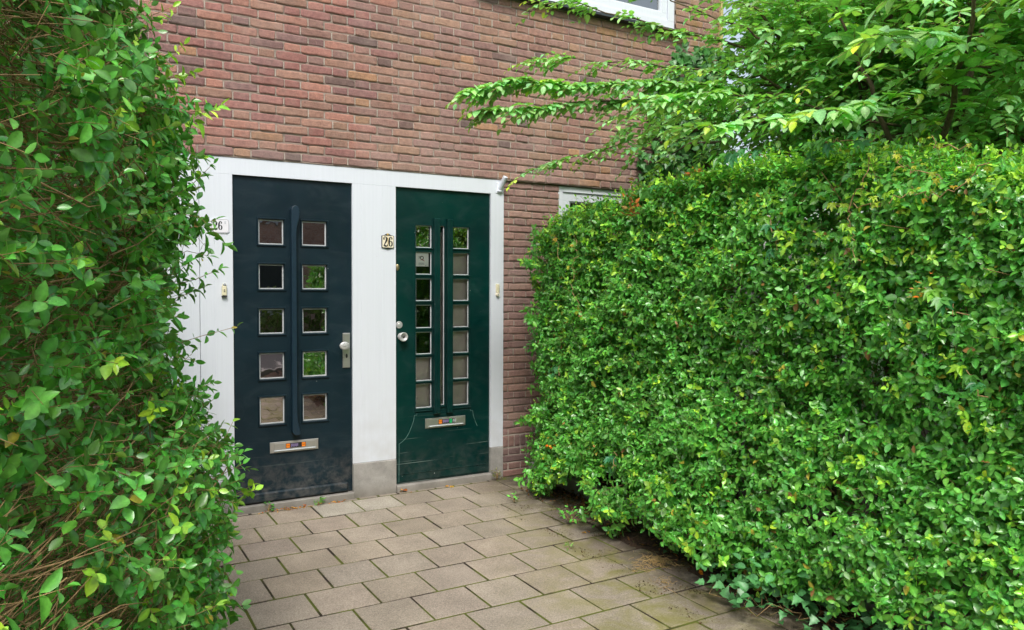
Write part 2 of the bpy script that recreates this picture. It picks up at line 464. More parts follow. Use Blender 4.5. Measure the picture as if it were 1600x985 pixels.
def wob(P, s=1., seed=0.):      # cheap smooth 3-D noise, about -1..1
    x, y, z = P[:, 0]*s+seed, P[:, 1]*s+seed*1.7, P[:, 2]*s-seed
    return (np.sin(2.1*x+1.3*np.sin(1.7*y+z))+np.sin(2.7*y+1.9*np.sin(2.3*z-x))+np.sin(2.4*z+1.5*np.sin(1.9*x+.5*y)))/3

def shoots(LV, TW, P, D, L, nodes, leafL, c_old, c_new, ratio=.52, kind='oval', newp=.12, sun=(0, 0, 1), jit=.28, wide=.85):
    """opposite-leaved shoots: P base, D direction, L length"""
    k = len(P); D = nrm(D)
    a = nrm(np.cross(D, rng.normal(size=(k, 3)))); b = np.cross(D, a)
    TW.append((P-D*.03, P+D*L[:, None]))
    tipcol = rng.random(k) < newp
    vary = rng.uniform(.65, 1.35, (k, 1))
    for j in range(nodes):
        t = (j+.5)/nodes
        pj = P+D*(L*t)[:, None]
        u = (a if j % 2 == 0 else b)
        sz = leafL*rng.uniform(.6, 1.32, k)*(1.0-.35*max(0, t-.6)/.4)*(.8+.3*min(1, t*3))
        for sg in (1, -1):
            A = D*(.12+.35*t)+u*sg*wide+rng.normal(0, jit, (k, 3))-np.array([0, 0, .22])
            Nn = D*.95+np.array(sun)*.35+rng.normal(0, jit, (k, 3))
            f = np.where(tipcol & (t > .45), 1., 0.)[:, None]*rng.uniform(.5, 1., (k, 1))
            C = (c_old*(1-f)+c_new*f)*vary*rng.uniform(.8, 1.25, (k, 1))
            C = C*np.stack([rng.uniform(.8, 1.35, k), np.ones(k), rng.uniform(.7, 1.3, k)], 1)
            odd = rng.random(k) < .014
            C[odd] = np.array([[.42, .36, .05], [.34, .17, .06], [.5, .42, .06]])[rng.integers(3, size=odd.sum())]
            LV.add(kind, pj, A, Nn, sz, sz*ratio*rng.uniform(.85, 1.15, k), C)
    # terminal leaf
    A = D+rng.normal(0, jit, (k, 3)); f = np.where(tipcol, 1., 0.)[:, None]
    C = (c_old*(1-f)+c_new*f)*vary
    LV.add(kind, P+D*L[:, None], A, a+np.array(sun)*.5, leafL*.75*np.ones(k), leafL*.75*ratio*np.ones(k), C)

def interp(x, tab): t = sorted(tab); return np.interp(x, [a for a, b in t], [b for a, b in t])
# ================================================================== SETTING
mb = MB(); mb.add([(-60, -60, 0), (60, -60, 0), (60, 60, 0), (-60, 60, 0)], [(0, 1, 2, 3)])
tag(mb.build('ground', M['grass']), kind='structure')
mb = MB(); mb.add([(-60, -12, .008), (60, -12, .008), (60, -7.6, .008), (-60, -7.6, .008)], [(0, 1, 2, 3)])
tag(mb.build('road', M['asphalt']), kind='structure')
mb = MB(); mb.box(-30, 30, -7.6, -7.45, .0, .11)
tag(mb.build('kerb', M['stone']), kind='structure')

# soil beds under the hedges
def bed(x0, x1, y0, y1, nx, ny, name, base=.03):
    mb = MB(); vs = []; fs = []
    for j in range(ny+1):
        for i in range(nx+1):
            x = x0+(x1-x0)*i/nx; y = y0+(y1-y0)*j/ny
            e = min(i, nx-i, 2)/2
            vs.append((x, y, base-.012+e*(.018+.012*math.sin(x*13+y*7)+.01*math.sin(y*23-x*9)+random.uniform(-.006, .006))))
    for j in range(ny):
        for i in range(nx): a = j*(nx+1)+i; fs.append((a, a+1, a+nx+2, a+nx+1))
    mb.add(vs, fs); return tag(mb.build(name, M['soil'], smooth=True), kind='structure')
bed(2.86, 3.24, -7.3, -1.3, 8, 90, 'soil_strip')
bed(3.32, 9.5, -7.3, -.02, 60, 70, 'soil_bed', .06)
bed(-2.6, .02, -5.0, -.05, 26, 60, 'soil_bed', .03)

# paving: real tiles with open joints
mb = MB(); mb.add([(-3.2, -7.45, .0195), (3.3, -7.45, .0195), (3.3, .02, .0195), (-3.2, .02, .0195)], [(0, 1, 2, 3)])
tag(mb.build('joint_sand', M['joint']), kind='structure')
mb = MB(); px_, py_ = .2955, .3008
def tile(x0, x1, y0, y1, c, dz=0, rot=0):
    j = .0052; ch = .0025; zt = GZ+dz
    x0 += j+random.uniform(0, .0016); x1 -= j+random.uniform(0, .0016); y0 += j+.0016+random.uniform(0, .0014); y1 -= j+.0012+random.uniform(0, .0014)
    cx, cy = (x0+x1)/2, (y0+y1)/2; tx, ty = random.uniform(-.004, .004), random.uniform(-.004, .004)
    def q(x, y, z):
        dx, dy = x-cx, y-cy; r = rot
        return (cx+dx-dy*r, cy+dy+dx*r, z+dx*tx+dy*ty)
    r = lambda: random.uniform(0, .0025)
    vs = [q(x0, y0, 0), q(x1, y0, 0), q(x1, y1, 0), q(x0, y1, 0),
          q(x0, y0, zt-ch), q(x1, y0, zt-ch), q(x1, y1, zt-ch), q(x0, y1, zt-ch),
          q(x0+ch+r(), y0+ch+r(), zt), q(x1-ch-r(), y0+ch+r(), zt), q(x1-ch-r(), y1-ch-r(), zt), q(x0+ch+r(), y1-ch-r(), zt)]
    fs = [(8, 9, 10, 11)]
    for i in range(4):
        k = (i+1) % 4; fs += [(i, k, 4+k, 4+i), (4+i, 4+k, 8+k, 8+i)]
    mb.add(vs, fs, 0, c)
tb = np.array(lin(154, 143, 130))
for r in range(0, 25):
    y1 = .2367-py_*r; y0 = y1-py_
    if r == 0: continue
    off = .5 if r % 2 else 0
    for k in range(-14, 9):
        x0 = .705+(k+off)*px_; x1 = x0+px_
        if x0 > 2.95+(.25 if r < 4 else -.0): continue
        c = tb*random.uniform(.90, 1.07)*np.array([random.uniform(.99, 1.03), 1, random.uniform(.95, 1.01)])
        if r == 1 and k in (2, 3): c = np.array(lin(163, 156, 143))
        tile(x0, x1, y0, y1, tuple(c), random.uniform(-.002, .002), random.uniform(-.004, .004))
# narrow cut strip in front of the wall
for i in range(34):
    x0 = -2+i*.152; 
    if x0 > 3.15: break
    tile(x0, x0+.15, -.064, -.002, tuple(tb*random.uniform(.75, 1.)), -.003)
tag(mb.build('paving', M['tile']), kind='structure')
# low concrete edging of the hedge bed
mb = MB(); y = -.05
while y > -7.3:
    w = 1.0; mb.box(3.23, 3.30, y-w+.006, y, 0, GZ+.115+random.uniform(-.008, .008)); y -= w
tag(mb.build('bed_edging', M['stone'], bevel=.008), kind='structure')

# ================================================================== HOUSE
house = empty('brick_house', (2.0, 0, 0), label='brown brick house with dark blue and dark green front doors side by side', cat='house')
HO = Vector((2.0, 0, 0))
# parts are modelled in world coordinates; shift each by the root's offset
def shift(mb, org=HO):
    mb.v = [(a-org[0], b-org[1], c-org[2]) for a, b, c in mb.v]; return mb
def part(mb, name, mats, parent=house, **k):
    shift(mb, HO); return mb.build(name, mats, parent, **k)

FX0, FX1, FT = .33, 3.02, 2.412        # white door frame
D1 = (.952, 1.772, .075, 2.296); D2 = (2.104, 2.903, .075, 2.296)
WL = (3.552, 4.75, .85, 2.408)         # lower window
WU = (2.85, 4.80, 3.885, 5.05)         # upper window
def brickcol(x, z, zone):
    n = math.sin(x*1.3+2*math.sin(z*1.1))+math.sin(z*2.3+x*.7)
    t = min(1, max(0, (x-1.35)/.9+random.uniform(-.25, .25)))
    red = [(160, 112, 101), (154, 106, 98), (166, 118, 103), (148, 104, 98), (158, 120, 104), (140, 102, 98), (134, 102, 98)]
    brn = [(152, 116, 102), (146, 110, 99), (156, 121, 105), (142, 109, 101), (156, 122, 102), (148, 114, 104)]
    low = [(152, 118, 109), (145, 112, 105), (157, 122, 112), (148, 118, 112), (160, 126, 114), (141, 109, 103)]
    bot = [(112, 86, 82), (120, 92, 85), (106, 84, 81), (124, 92, 84)]
    c = random.choice(bot if zone == 2 else low if zone == 1 or z < 2.75-.0*x and x > 2.2 and random.random() < .6 else (brn if random.random() < t else red))
    if zone == 0 and random.random() < .09: c = random.choice([(118, 94, 88), (168, 128, 98), (112, 92, 88), (164, 124, 96)])
    k = random.uniform(.88, 1.12)*(1-.03*n)
    return tuple(v*k for v in lin(*c))
def brick(mb, x0, x1, z0, z1, yf, c, rough=1.0):
    nx = max(3, int(round((x1-x0)/.04))+2); nz = 4
    dx = random.uniform(-.0018, .0018)*rough; yj = random.uniform(-.0022, .0022)*rough; tz = random.uniform(-.015, .015)*rough; tx = random.uniform(-.01, .01)*rough
    vs = []; fs = []
    us = [0, .035]+[.035+.93*i/(nx-3) for i in range(1, nx-2)]+[.965, 1] if nx > 3 else [0, .1, .9, 1]
    us = sorted(set(us)); nx = len(us); ws = [0, .14, .86, 1]
    top = [random.uniform(-.0022, .001)*rough for _ in us]; bot = [random.uniform(-.001, .0022)*rough for _ in us]
    for j, w in enumerate(ws):
        for i, u in enumerate(us):
            ex = i in (0, nx-1); ez = j in (0, 3)
            x = x0+(x1-x0)*u; z = z0+bot[i]+(z1+top[i]-z0-bot[i])*w
            if ex and ez:
                x += (.003 if i == 0 else -.003)*rough; z += (.003 if j == 0 else -.003)*rough
            y = yf+yj+(.0035 if (ex or ez) else 0)+(.003 if ex and ez else 0)+(u-.5)*tx*.2+(w-.5)*tz*.1+random.uniform(-.0006, .0006)
            vs.append((x+dx*0, y, z))
    for j in range(3):
        for i in range(nx-1): a = j*nx+i; fs.append((a, a+1, a+nx+1, a+nx))
    b = len(vs); per = [i for i in range(nx)]+[nx*(j+1)-1 for j in range(1, 4)]+[3*nx+i for i in range(nx-2, -1, -1)]+[j*nx for j in (2, 1)]
    for p in per: vs.append((vs[p][0], yf+.022, vs[p][2]))
    m_ = len(per)
    for i in range(m_): fs.append((per[i], b+i, b+(i+1) % m_, per[(i+1) % m_]))
    mb.add(vs, fs, 0, c)
def courses(mb, xa, xb, za, zb, holes, yf, zone, pitch=.062, phase=0, jt=.009, rough=1.0):
    z = za; r = 0
    while z < zb-.02:
        z1 = min(z+pitch, zb)-jt*.85
        x = xa-.33+(.165 if r % 2 else 0)+phase; hd = False
        while x < xb:
            w = .104 if hd else .212
            wj = w+random.uniform(-.004, .004)
            a, b = max(x, xa), min(x+wj, xb); x += w+.009+.0; hd = not hd
            segs = [(a, b)]
            for h in holes:
                if h[3] > z+.015 and h[2] < z1-.015:
                    ns = []
                    for s, e in segs:
                        if e <= h[0] or s >= h[1]: ns.append((s, e))
                        else:
                            if s < h[0]: ns.append((s, h[0]))
                            if e > h[1]: ns.append((h[1], e))
                    segs = ns
            for s, e in segs:
                if e-s > .03:
                    brick(mb, s, e, z+random.uniform(-.002, .002), z1+random.uniform(-.0025, .002), yf, brickcol((s+e)/2, z, zone), rough)
                    if random.random() < .8:
                        g = random.uniform(.002, .006)
                        mb.box(e+.0005, e+.0085, yf+g, yf+.02, z+random.uniform(-.002, .01), z1-random.uniform(-.002, .012), 2, (1, 1, 1))
        z += pitch; r += 1
HX1 = 5.345
mb = MB()
courses(mb, -1.6, HX1, FT+.004, 5.3, [WU], -.012, 0, rough=1.7)
mb.sheet((-1.6, HX1), (FT-.002, 5.3), [WU], -.0045, .10, 1)
mb.add([(-1.6, -.012+.008, FT-.002), (HX1, -.004, FT-.002), (HX1, .06, FT-.002), (-1.6, .06, FT-.002)], [(0, 3, 2, 1)], 1)
part(mb, 'upper_wall', [M['brick'], M['mortar'], M['head']])
mb = MB()
courses(mb, FX1+.004, HX1, .362, FT-.004, [WL], .012, 1, pitch=.0586, phase=.05, rough=1.5)
courses(mb, -1.6, FX0-.004, .362, FT-.004, [], .012, 1, pitch=.0586)
mb.sheet((FX1, HX1), (0, FT), [WL], .021, .10, 1); mb.sheet((-1.6, FX0), (0, FT), [], .021, 0, 1)
part(mb, 'lower_wall', [M['brick'], M['mortar'], M['head']])
for xa, xb in ((FX1+.002, HX1), (-1.6, FX0-.004)):        # darker plinth with a soldier course
    mb = MB()
    courses(mb, xa, xb, .02, .258, [], .002, 2, pitch=.0595, rough=.5, jt=.010)
    x = xa
    while x < xb-.03:
        brick(mb, x, min(x+.047, xb), .264, .352, .000, tuple(v*1.05 for v in brickcol(x, .3, 2)), .5); x += .0555
    mb.add([(xa, .008, 0), (xb, .008, 0), (xb, .008, .358), (xa, .008, .358), (xa, .03, .358), (xb, .03, .358)], [(0, 1, 2, 3), (3, 2, 5, 4)], 2)
    part(mb, 'plinth_wall', [M['brick'], M['mortar'], M['head']])
# shell behind and above (plain far brickwork), dark rooms
mb = MB()
X0s = -7.0
mb.sheet((X0s, -1.6), (0, 5.3), [], .0); mb.sheet((X0s, HX1), (5.3, 6.2), [], .0)
mb.add([(HX1, .03, 0), (HX1, 8, 0), (HX1, 8, 6.2), (HX1, .03, 6.2)], [(0, 1, 2, 3)])
mb.add([(X0s, 0, 0), (X0s, 8, 0), (X0s, 8, 6.2), (X0s, 0, 6.2)], [(3, 2, 1, 0)])
mb.add([(X0s, 8, 0), (HX1, 8, 0), (HX1, 8, 6.2), (X0s, 8, 6.2)], [(3, 2, 1, 0)])
part(mb, 'outer_wall', M['facade'])
mb = MB()
for a, b, c, d in ((.4, 1.93, 0, 2.4), (1.96, 3.0, 0, 2.4), (3.2, 5.2, .3, 2.4), (2.4, 5.2, 3.4, 5.2)):
    mb.add([(a, .14, c), (b, .14, c), (b, .14, d), (a, .14, d), (a, 1.2, c), (b, 1.2, c), (b, 1.2, d), (a, 1.2, d)],
           [(4, 5, 6, 7), (0, 1, 5, 4), (3, 7, 6, 2), (0, 4, 7, 3), (1, 2, 6, 5)])
part(mb, 'interior', M['dark'])
mb = MB(); mb.box(X0s-.3, HX1+.3, -.35, 8.3, 6.2, 6.4); part(mb, 'roof', M['slate'])
mb = MB(); mb.box(HX1-.012, HX1+.02, -.03, .03, .3, 6.2); part(mb, 'corner_trim', M['trim'])

# ---- white frame of the two doors
mb = MB()
g = .0015
mb.box(FX0, .744-g, .001, .06, GZ, FT-.006)                       # board left of the seam
mb.box(.744+g, D1[0], 0, .08, .246, 2.296)                  # left post
mb.box(D1[1], D2[0], 0, .08, .272, 2.296, ch=0)               # middle post
mb.box(D2[1], FX1, 0, .08, .276, 2.296)                     # right post
mb.box(.744+g, FX1, 0, .08, 2.2965, FT-.004)                 # head
for x in (.838, 1.838, 2.0): mb.box(x-.0008, x+.0008, -.0012, .01, .3, 2.29, ch=0)
fr = part(mb, 'door_frame', M['white'], bevel=.0025)
mb = MB()
for a_, b_, c_, d_ in ((.744, D1[0], -.012, .244), (D1[1], D2[0], -.012, .2705), (D2[1], FX1, -.008, .2745)):
    mb = MB(); mb.box(a_, b_, c_, .08, 0, d_); part(mb, 'stone_plinth', M['stone'], bevel=.006)
mb = MB(); mb.box(D1[0]-.012, D1[1]+.004, -.03, .08, 0, .068); part(mb, 'stone_sill', M['stone'], bevel=.006)
mb = MB(); mb.box(D2[0]+.001, D2[1]+.003, -.026, .08, 0, .070); part(mb, 'stone_sill', M['stone'], bevel=.006)

# ---- doors
YD = .02
def pane(door, x0, x1, z0, z1, y, m):
    tx, tz = random.uniform(-.012, .012), random.uniform(-.01, .01)
    mb = MB(); cx, cz = (x0+x1)/2, (z0+z1)/2
    f = lambda x, z, dy: (x, y+dy+(x-cx)*tx+(z-cz)*tz, z)
    vs = [f(x0, z0, 0), f(x1, z0, 0), f(x1, z1, 0), f(x0, z1, 0)]
    mb.add(vs, [(0, 1, 2, 3)])
    return part(mb, 'pane', m, door)

mb = MB(); holes = []
zt = [2.024, 1.719, 1.414, 1.110, .806]; zb = [1.829, 1.523, 1.216, .906, .594]
for cx0, cx1 in ((1.110, 1.304), (1.405, 1.603)):
    for a, b in zip(zt, zb): holes.append((cx0+.012, cx1-.012, b+.012, a-.012))
mb.sheet((D1[0], D1[1]), (D1[2], D1[3]), holes, YD, .022)
mb.box(D1[0]+.022, D1[1]-.04, YD-.028, YD-.0005, .078, .142, ch=.008)      # weather board
door1 = part(mb, 'front_door', M['blue']); door1['label'] = 'dark blue door with two columns of five small square panes'
mb = MB()
for h in holes:
    x0, x1, z0, z1 = h[0]-.012, h[1]+.012, h[2]-.012, h[3]+.012
    vs = []
    for (dx, y) in ((0, YD-.0005), (.003, YD-.009), (.009, YD-.009), (.0145, YD+.012)):
        vs += [(x0+dx, y, z0+dx), (x1-dx, y, z0+dx), (x1-dx, y, z1-dx), (x0+dx, y, z1-dx)]
    fs = []
    for r in range(3):
        for i in range(4): k = (i+1) % 4; fs.append((r*4+i, r*4+k, r*4+4+k, r*4+4+i))
    mb.add(vs, fs); part(mb, 'pane_moulding', M['blue'], door1); mb = MB()
    mb.frame(h[0]+.0005, h[1]-.0005, h[2]+.0005, h[3]-.0005, .0085, YD+.013, YD+.021)
    part(mb, 'glazing_bead', M['bead'], door1); mb = MB()
for h in holes: pane(door1, h[0]+.004, h[1]-.004, h[2]+.004, h[3]-.004, YD+.0185, M['glass'])
# centre rib, flared at both ends
mb = MB(); pl = []
xl = 1.331
right = [(2.055, 1.386), (2.03, 1.385), (2.0, 1.378), (1.97, 1.369), (1.93, 1.365), (1.86, 1.364), (.68, 1.364), (.62, 1.368), (.58, 1.376), (.55, 1.384), (.53, 1.386)]
poly = [(xl, .545)]+[(1.345, .527), (1.36, .522), (1.375, .525)]+[(x, z) for z, x in right[::-1]]+[(1.384, 2.09), (1.374, 2.106), (1.358, 2.112), (1.342, 2.106), (xl, 2.085)]
mb.prism(poly, YD-.056, YD-.0005)
part(mb, 'centre_rib', M['ribblue'], door1, bevel=.003)
def letterplate(door, x0, x1, z0, z1, kinds, name='letter_plate'):
    mb = MB(); mb.box(x0, x1, YD-.006, YD-.0005, z0, z1, 0, None, .002)
    mb.box(x0+.028, x1-.022, YD-.0085, YD-.0062, z0+.02, z1-.01, 0, None, .001)
    mb.box(x0+.028, x1-.022, YD-.020, YD-.0062, z0+.012, z0+.0185, 1, None, .002)
    lp = part(mb, name, [M['steel'], M['bead']], door)
    mb = MB(); w = x1-x0; s0 = x0+w*.318; s1 = x0+w*.735; zz0, zz1 = z0+.0265, z1-.0145
    y = YD-.0085
    mb.box(s0, s1, y-.0006, y-.0001, zz0, zz1, 0)
    n = .026
    a = s0+.003; b = s1-.003-n if kinds[1] == 'NEE' else s0+.092
    for (p, kd) in ((a, kinds[0]), (b, kinds[1])):
        mb.box(p, p+n*(.85 if kd == 'JA' else 1), y-.0012, y-.0007, zz0+.0025, zz1-.0025, 1 if kd == 'NEE' else 2)
    for i in range(6):
        q = a+n+.008+i*.0085
        mb.box(q, q+.005, y-.0012, y-.0007, zz0+.006+.004*(i % 2), zz1-.005, 3)
    if kinds[1] == 'JA':
        for i in range(4):
            q = b+n+.004+i*.0075; mb.box(q, q+.004, y-.0012, y-.0007, zz0+.004+.006*(i % 2), zz1-.004, 4)
    part(mb, 'mail_sticker', [M['blackp'], M['orange'], M['vgreen'], M['violet'], M['bead']], door)
    for (p, kd) in ((a, kinds[0]), (b, kinds[1])):
        text(kd, p+n/2-(.002 if kd == 'JA' else 0), (zz0+zz1)/2, y-.0013, .0125, M['blackp'], door)
    return lp
def text(s, x, z, y, size, m, parent, name='lettering', off=HO, thick=.0004, sx=1.0):
    cu = bpy.data.curves.new('t', 'FONT'); cu.body = s; cu.size = size; cu.align_x = 'CENTER'; cu.align_y = 'CENTER'; cu.extrude = thick/2
    to = bpy.data.objects.new('t', cu); COL.objects.link(to)
    dg = bpy.context.evaluated_depsgraph_get(); me = bpy.data.meshes.new_from_object(to.evaluated_get(dg))
    bpy.data.objects.remove(to); bpy.data.curves.remove(cu)
    co = np.empty(len(me.vertices)*3, np.float32); me.vertices.foreach_get('co', co); co = co.reshape(-1, 3)
    out = np.stack([co[:, 0]*sx+x-off[0], -co[:, 2]+y-off[1], co[:, 1]+z-off[2]], 1)
    me.vertices.foreach_set('co', out.ravel().astype(np.float32)); me.materials.clear(); me.materials.append(m); me.update()
    me.name = name
    return put(name, me, parent)
letterplate(door1, 1.187, 1.523, .404, .479, ('NEE', 'NEE'))
# handle plate with the offset oval knob
mb = MB(); mb.box(1.702, 1.756, YD-.011, YD-.0005, .972, 1.222, 0, None, .004)
mb.box(1.713, 1.745, YD-.013, YD-.0112, .985, 1.21, 0, None, .001)
mb.prism([(1.729+.0075*math.cos(t), 1.058+.016*math.sin(t)) for t in [i*math.pi/6 for i in range(12)]], YD-.016, YD-.0132, 1)
part(mb, 'handle_plate', [M['steel'], M['blackp']], door1)
mb = MB()
mb.tube([(1.729, YD-.012, 1.134), (1.727, YD-.035, 1.134), (1.715, YD-.05, 1.134)], [.011, .011, .013], 10)
lathe(mb, [(.013, 0), (.027, .006), (.030, .013), (.027, .018), (.022, .0205), (.012, .0222), (.003, .0226)], 1.700, 1.134, YD-.045, 24, sx=1.22)
part(mb, 'door_knob', M['knob'], door1, smooth=True)

# green door
mb = MB(); holes = []
tops = [2.022, 1.822, 1.621, 1.421, 1.215, 1.020, .819]; bots = [1.853, 1.650, 1.449, 1.243, 1.043, .839, .632]
for cx0, cx1 in ((2.272, 2.405), (2.579, 2.722)):
    for a, b in zip(tops, bots): holes.append((cx0, cx1, b, a))
holes.append((2.463, 2.512, .644, 2.025))
mb.sheet((D2[0], D2[1]), (D2[2], D2[3]), holes, YD, .026)
door2 = part(mb, 'front_door', M['green']); door2['label'] = 'dark green door with two columns of seven small panes and a tall narrow slit'
for h in holes:
    mb = MB(); mb.frame(h[0]+.0005, h[1]-.0005, h[2]+.0005, h[3]-.0005, .0065, YD+.014, YD+.021); part(mb, 'glazing_bead', M['bead'], door2)
for h in holes: pane(door2, h[0]+.003, h[1]-.003, h[2]+.003, h[3]-.003, YD+.0185, M['glass' if h[2] > 1.84 else 'dglass'])
mb = MB()
for x0, x1 in ((2.410, 2.4585), (2.5185, 2.566)):
    mb.box(x0, x1, YD-.04, YD-.0005, .585, 2.076, ch=.004)
    mb.box(x0+.012, x0+.02, YD-.046, YD-.0402, .60, 2.06, ch=.002)
for a, b in zip(tops, bots):                                      # thin proud sill lines of the panes
    for c0, c1 in ((2.262, 2.409), (2.567, 2.734)):
        mb.box(c0, c1, YD-.008, YD-.0005, b-.012, b-.001, ch=.003)
for c0 in (2.262-.0, 2.724): mb.box(c0, c0+.008, YD-.006, YD-.0005, .632, 2.03, ch=.002)
mb.box(2.262, 2.409, YD-.010, YD-.0005, .606, .618, ch=.004); mb.box(2.567, 2.738, YD-.010, YD-.0005, .606, .618, ch=.004)
mb.box(2.459, 2.518, YD-.010, YD-.0005, .628, .640, ch=.004)
part(mb, 'door_ribs', M['green'], door2)
mb = MB()                                                         # raised apron panel
ap = [(2.277, .596), (2.277, .585), (2.256, .584), (2.250, .545), (2.233, .498), (2.213, .455), (2.189, .419), (2.160, .393), (2.133, .377), (2.131, .089)]
poly = ap[::-1]+[(2.7305, .596), (2.7305, .585), (2.752, .584), (2.757, .545), (2.774, .498), (2.794, .455), (2.818, .419), (2.847, .393), (2.874, .377), (2.876, .089)][::1]
mb.prism([(x, z) for x, z in ap]+[(5.007-x, z) for x, z in ap[::-1]], YD-.007, YD-.0005)
mb.box(2.14, 2.868, YD-.0105, YD-.0072, .142, .149, ch=.002)
part(mb, 'apron_panel', M['green'], door2, bevel=.002)
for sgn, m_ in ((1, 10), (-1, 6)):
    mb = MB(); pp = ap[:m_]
    mb.ribbon([((x if sgn > 0 else 5.007-x), z, .0032) for x, z in pp], YD-.0078, YD-.0071)  # pale strip: apron bevel's highlight painted on, together with its worn paint
    part(mb, 'worn_highlight_edge', M['wornhighlight'], door2)
YDs = YD; YD = YDs-.0068
letterplate(door2, 2.345, 2.685, .475, .551, ('NEE', 'JA')); YD = YDs
mb = MB(); lathe(mb, [(.027, 0), (.027, .004), (.023, .008), (.016, .008), (.015, .006), (.010, .010), (.006, .010)], 2.136, 1.272, YD, 24)
part(mb, 'door_lock', M['knob'], door2, smooth=False)
mb = MB(); lathe(mb, [(.028, 0), (.028, .005), (.018, .010), (.016, .03), (.031, .036), (.035, .045), (.034, .054), (.029, .058), (.026, .055), (.010, .052)], 2.153, 1.184, YD, 28)
part(mb, 'door_knob', M['knob'], door2, smooth=True)
mb = MB(); lathe(mb, [(.024, 0), (.024, .003), (.018, .007), (.008, .009)], 2.124, 1.701, YD, 20, sx=.62)
part(mb, 'keyhole_cover', M['brass'], door2)
# blinds inside the green door, drawn behind the right column and the lower left panes
mb = MB()
mb.add([(2.53, .085, .5), (2.80, .085, .5), (2.80, .085, 1.84), (2.53, .085, 1.84)], [(0, 1, 2, 3)])
mb.add([(2.24, .085, .5), (2.43, .085, .5), (2.43, .085, 1.035), (2.24, .085, 1.035)], [(0, 1, 2, 3)])
mb.add([(2.44, .10, .5), (2.53, .10, .5), (2.53, .10, 1.98), (2.44, .10, 1.98)], [(0, 1, 2, 3)])
part(mb, 'blind', M['curtain'], door2)

# ---- lower window
def window(name, X, yb, fw, sash, split, parent=house):
    x0, x1, z0, z1 = X
    mb = MB(); mb.frame(x0, x1, z0, z1, fw, yb, yb+.07)
    w = part(mb, name, M['white'], parent, bevel=.002)
    mb = MB(); mb.frame(x0+fw+.003, x1-fw-.003, z0+fw+.003, z1-fw-.003, sash, yb+.012, yb+.055)
    mb.frame(x0+fw+sash+.003, x1-fw-sash-.003, z0+fw+sash+.003, z1-fw-sash-.003, .012, yb+.022, yb+.05)
    for s in split: mb.box(s-.04, s+.04, yb+.012, yb+.055, z0+fw+sash, z1-fw-sash)
    part(mb, 'sash', M['white'], w, bevel=.002)
    mb = MB(); i = fw+sash+.01
    mb.add([(x0+i, yb+.04, z0+i), (x1-i, yb+.04, z0+i), (x1-i, yb+.04, z1-i), (x0+i, yb+.04, z1-i)], [(0, 1, 2, 3)])
    part(mb, 'pane', M['wglass'], w)
    return w
window('window_frame', (WL[0]+.002, WL[1]-.002, WL[2]+.002, WL[3]-.004), .018, .046, .07, [])
mb = MB()                                     # net curtain with folds
n = 90
vs = []; 
for i in range(n+1):
    x = WL[0]+.1+(WL[1]-WL[0]-.2)*i/n; y = .12+.008*math.sin(i*.9)
    vs += [(x, y, .9), (x, y, 2.35)]
mb.add(vs, [(2*i, 2*i+2, 2*i+3, 2*i+1) for i in range(n)]); part(mb, 'curtain', M['curtain'])
mb = MB(); mb.box(WL[0]-.03, WL[1]+.03, -.04, .1, WL[2]-.05, WL[2]); part(mb, 'window_sill', M['stone'], bevel=.005)
# ---- upper window
window('window_frame', (WU[0]+.002, WU[1]-.002, WU[2]+.01, WU[3]), .012, .075, .065, [3.85])
mb = MB(); x = WU[0]-.11
while x < WU[1]+.10:
    w = min(.105, WU[1]+.115-x)
    if w > .02:
        mb.add([(x+.001, -.085, WU[2]-.040), (x+w-.001, -.085, WU[2]-.040), (x+w-.001, .03, WU[2]-.040), (x+.001, .03, WU[2]-.040),
            (x+.001, -.085, WU[2]-.018), (x+w-.001, -.085, WU[2]-.018), (x+w-.001, .03, WU[2]+.006), (x+.001, .03, WU[2]+.006)],
           [(0, 3, 2, 1), (4, 5, 6, 7), (0, 1, 5, 4), (3, 7, 6, 2), (0, 4, 7, 3), (1, 2, 6, 5)])
    x += .105
part(mb, 'window_sill', M['slate'])

# ---- things fixed to the frame
def digits(mb, s, x, z, h, w, y0, y1, mi):
    """bold condensed numerals drawn with swelling strokes; x,z = lower left"""
    for ch in s:
        q = lambda a, b, t: (x+a*w, z+b*h, t*w*1.22)
        if ch == '2':
            mb.ribbon([q(.12, .74, .16), q(.16, .88, .14), q(.34, .97, .13), (x+.58*w, z+.95*h, .2*w), q(.74, .80, .30), q(.70, .62, .30), q(.50, .42, .20), q(.28, .22, .12), q(.16, .06, .10)], y0, y1, mi)
            mb.ribbon([q(.12, .09, .16), q(.34, .12, .26), q(.60, .05, .26), q(.84, .10, .16), q(.88, .24, .08)], y0-.0002, y1, mi)
            mb.prism([(x+(.18+.15*math.cos(t))*w, z+.76*h+.15*w*1.2*math.sin(t)) for t in [i*math.pi/5 for i in range(10)]], y0-.0004, y1, mi)
        if ch == '6':
            ring = []
            for i in range(17):
                t = math.pi/2+i*math.pi/8
                ring.append((x+(.5+.30*math.cos(t))*w, z+(.30+.245*math.sin(t))*h, (.09+.19*abs(math.cos(t)))*w))
            mb.ribbon(ring, y0, y1, mi)
            mb.ribbon([q(.20, .30, .26), q(.20, .50, .27), q(.24, .72, .26), q(.36, .90, .18), q(.52, .965, .11), q(.70, .92, .12), q(.78, .80, .12)], y0-.0002, y1, mi)
            mb.prism([(x+(.74+.13*math.cos(t))*w, z+.79*h+.13*w*1.2*math.sin(t)) for t in [i*math.pi/5 for i in range(10)]], y0-.0004, y1, mi)
        x += w*1.02
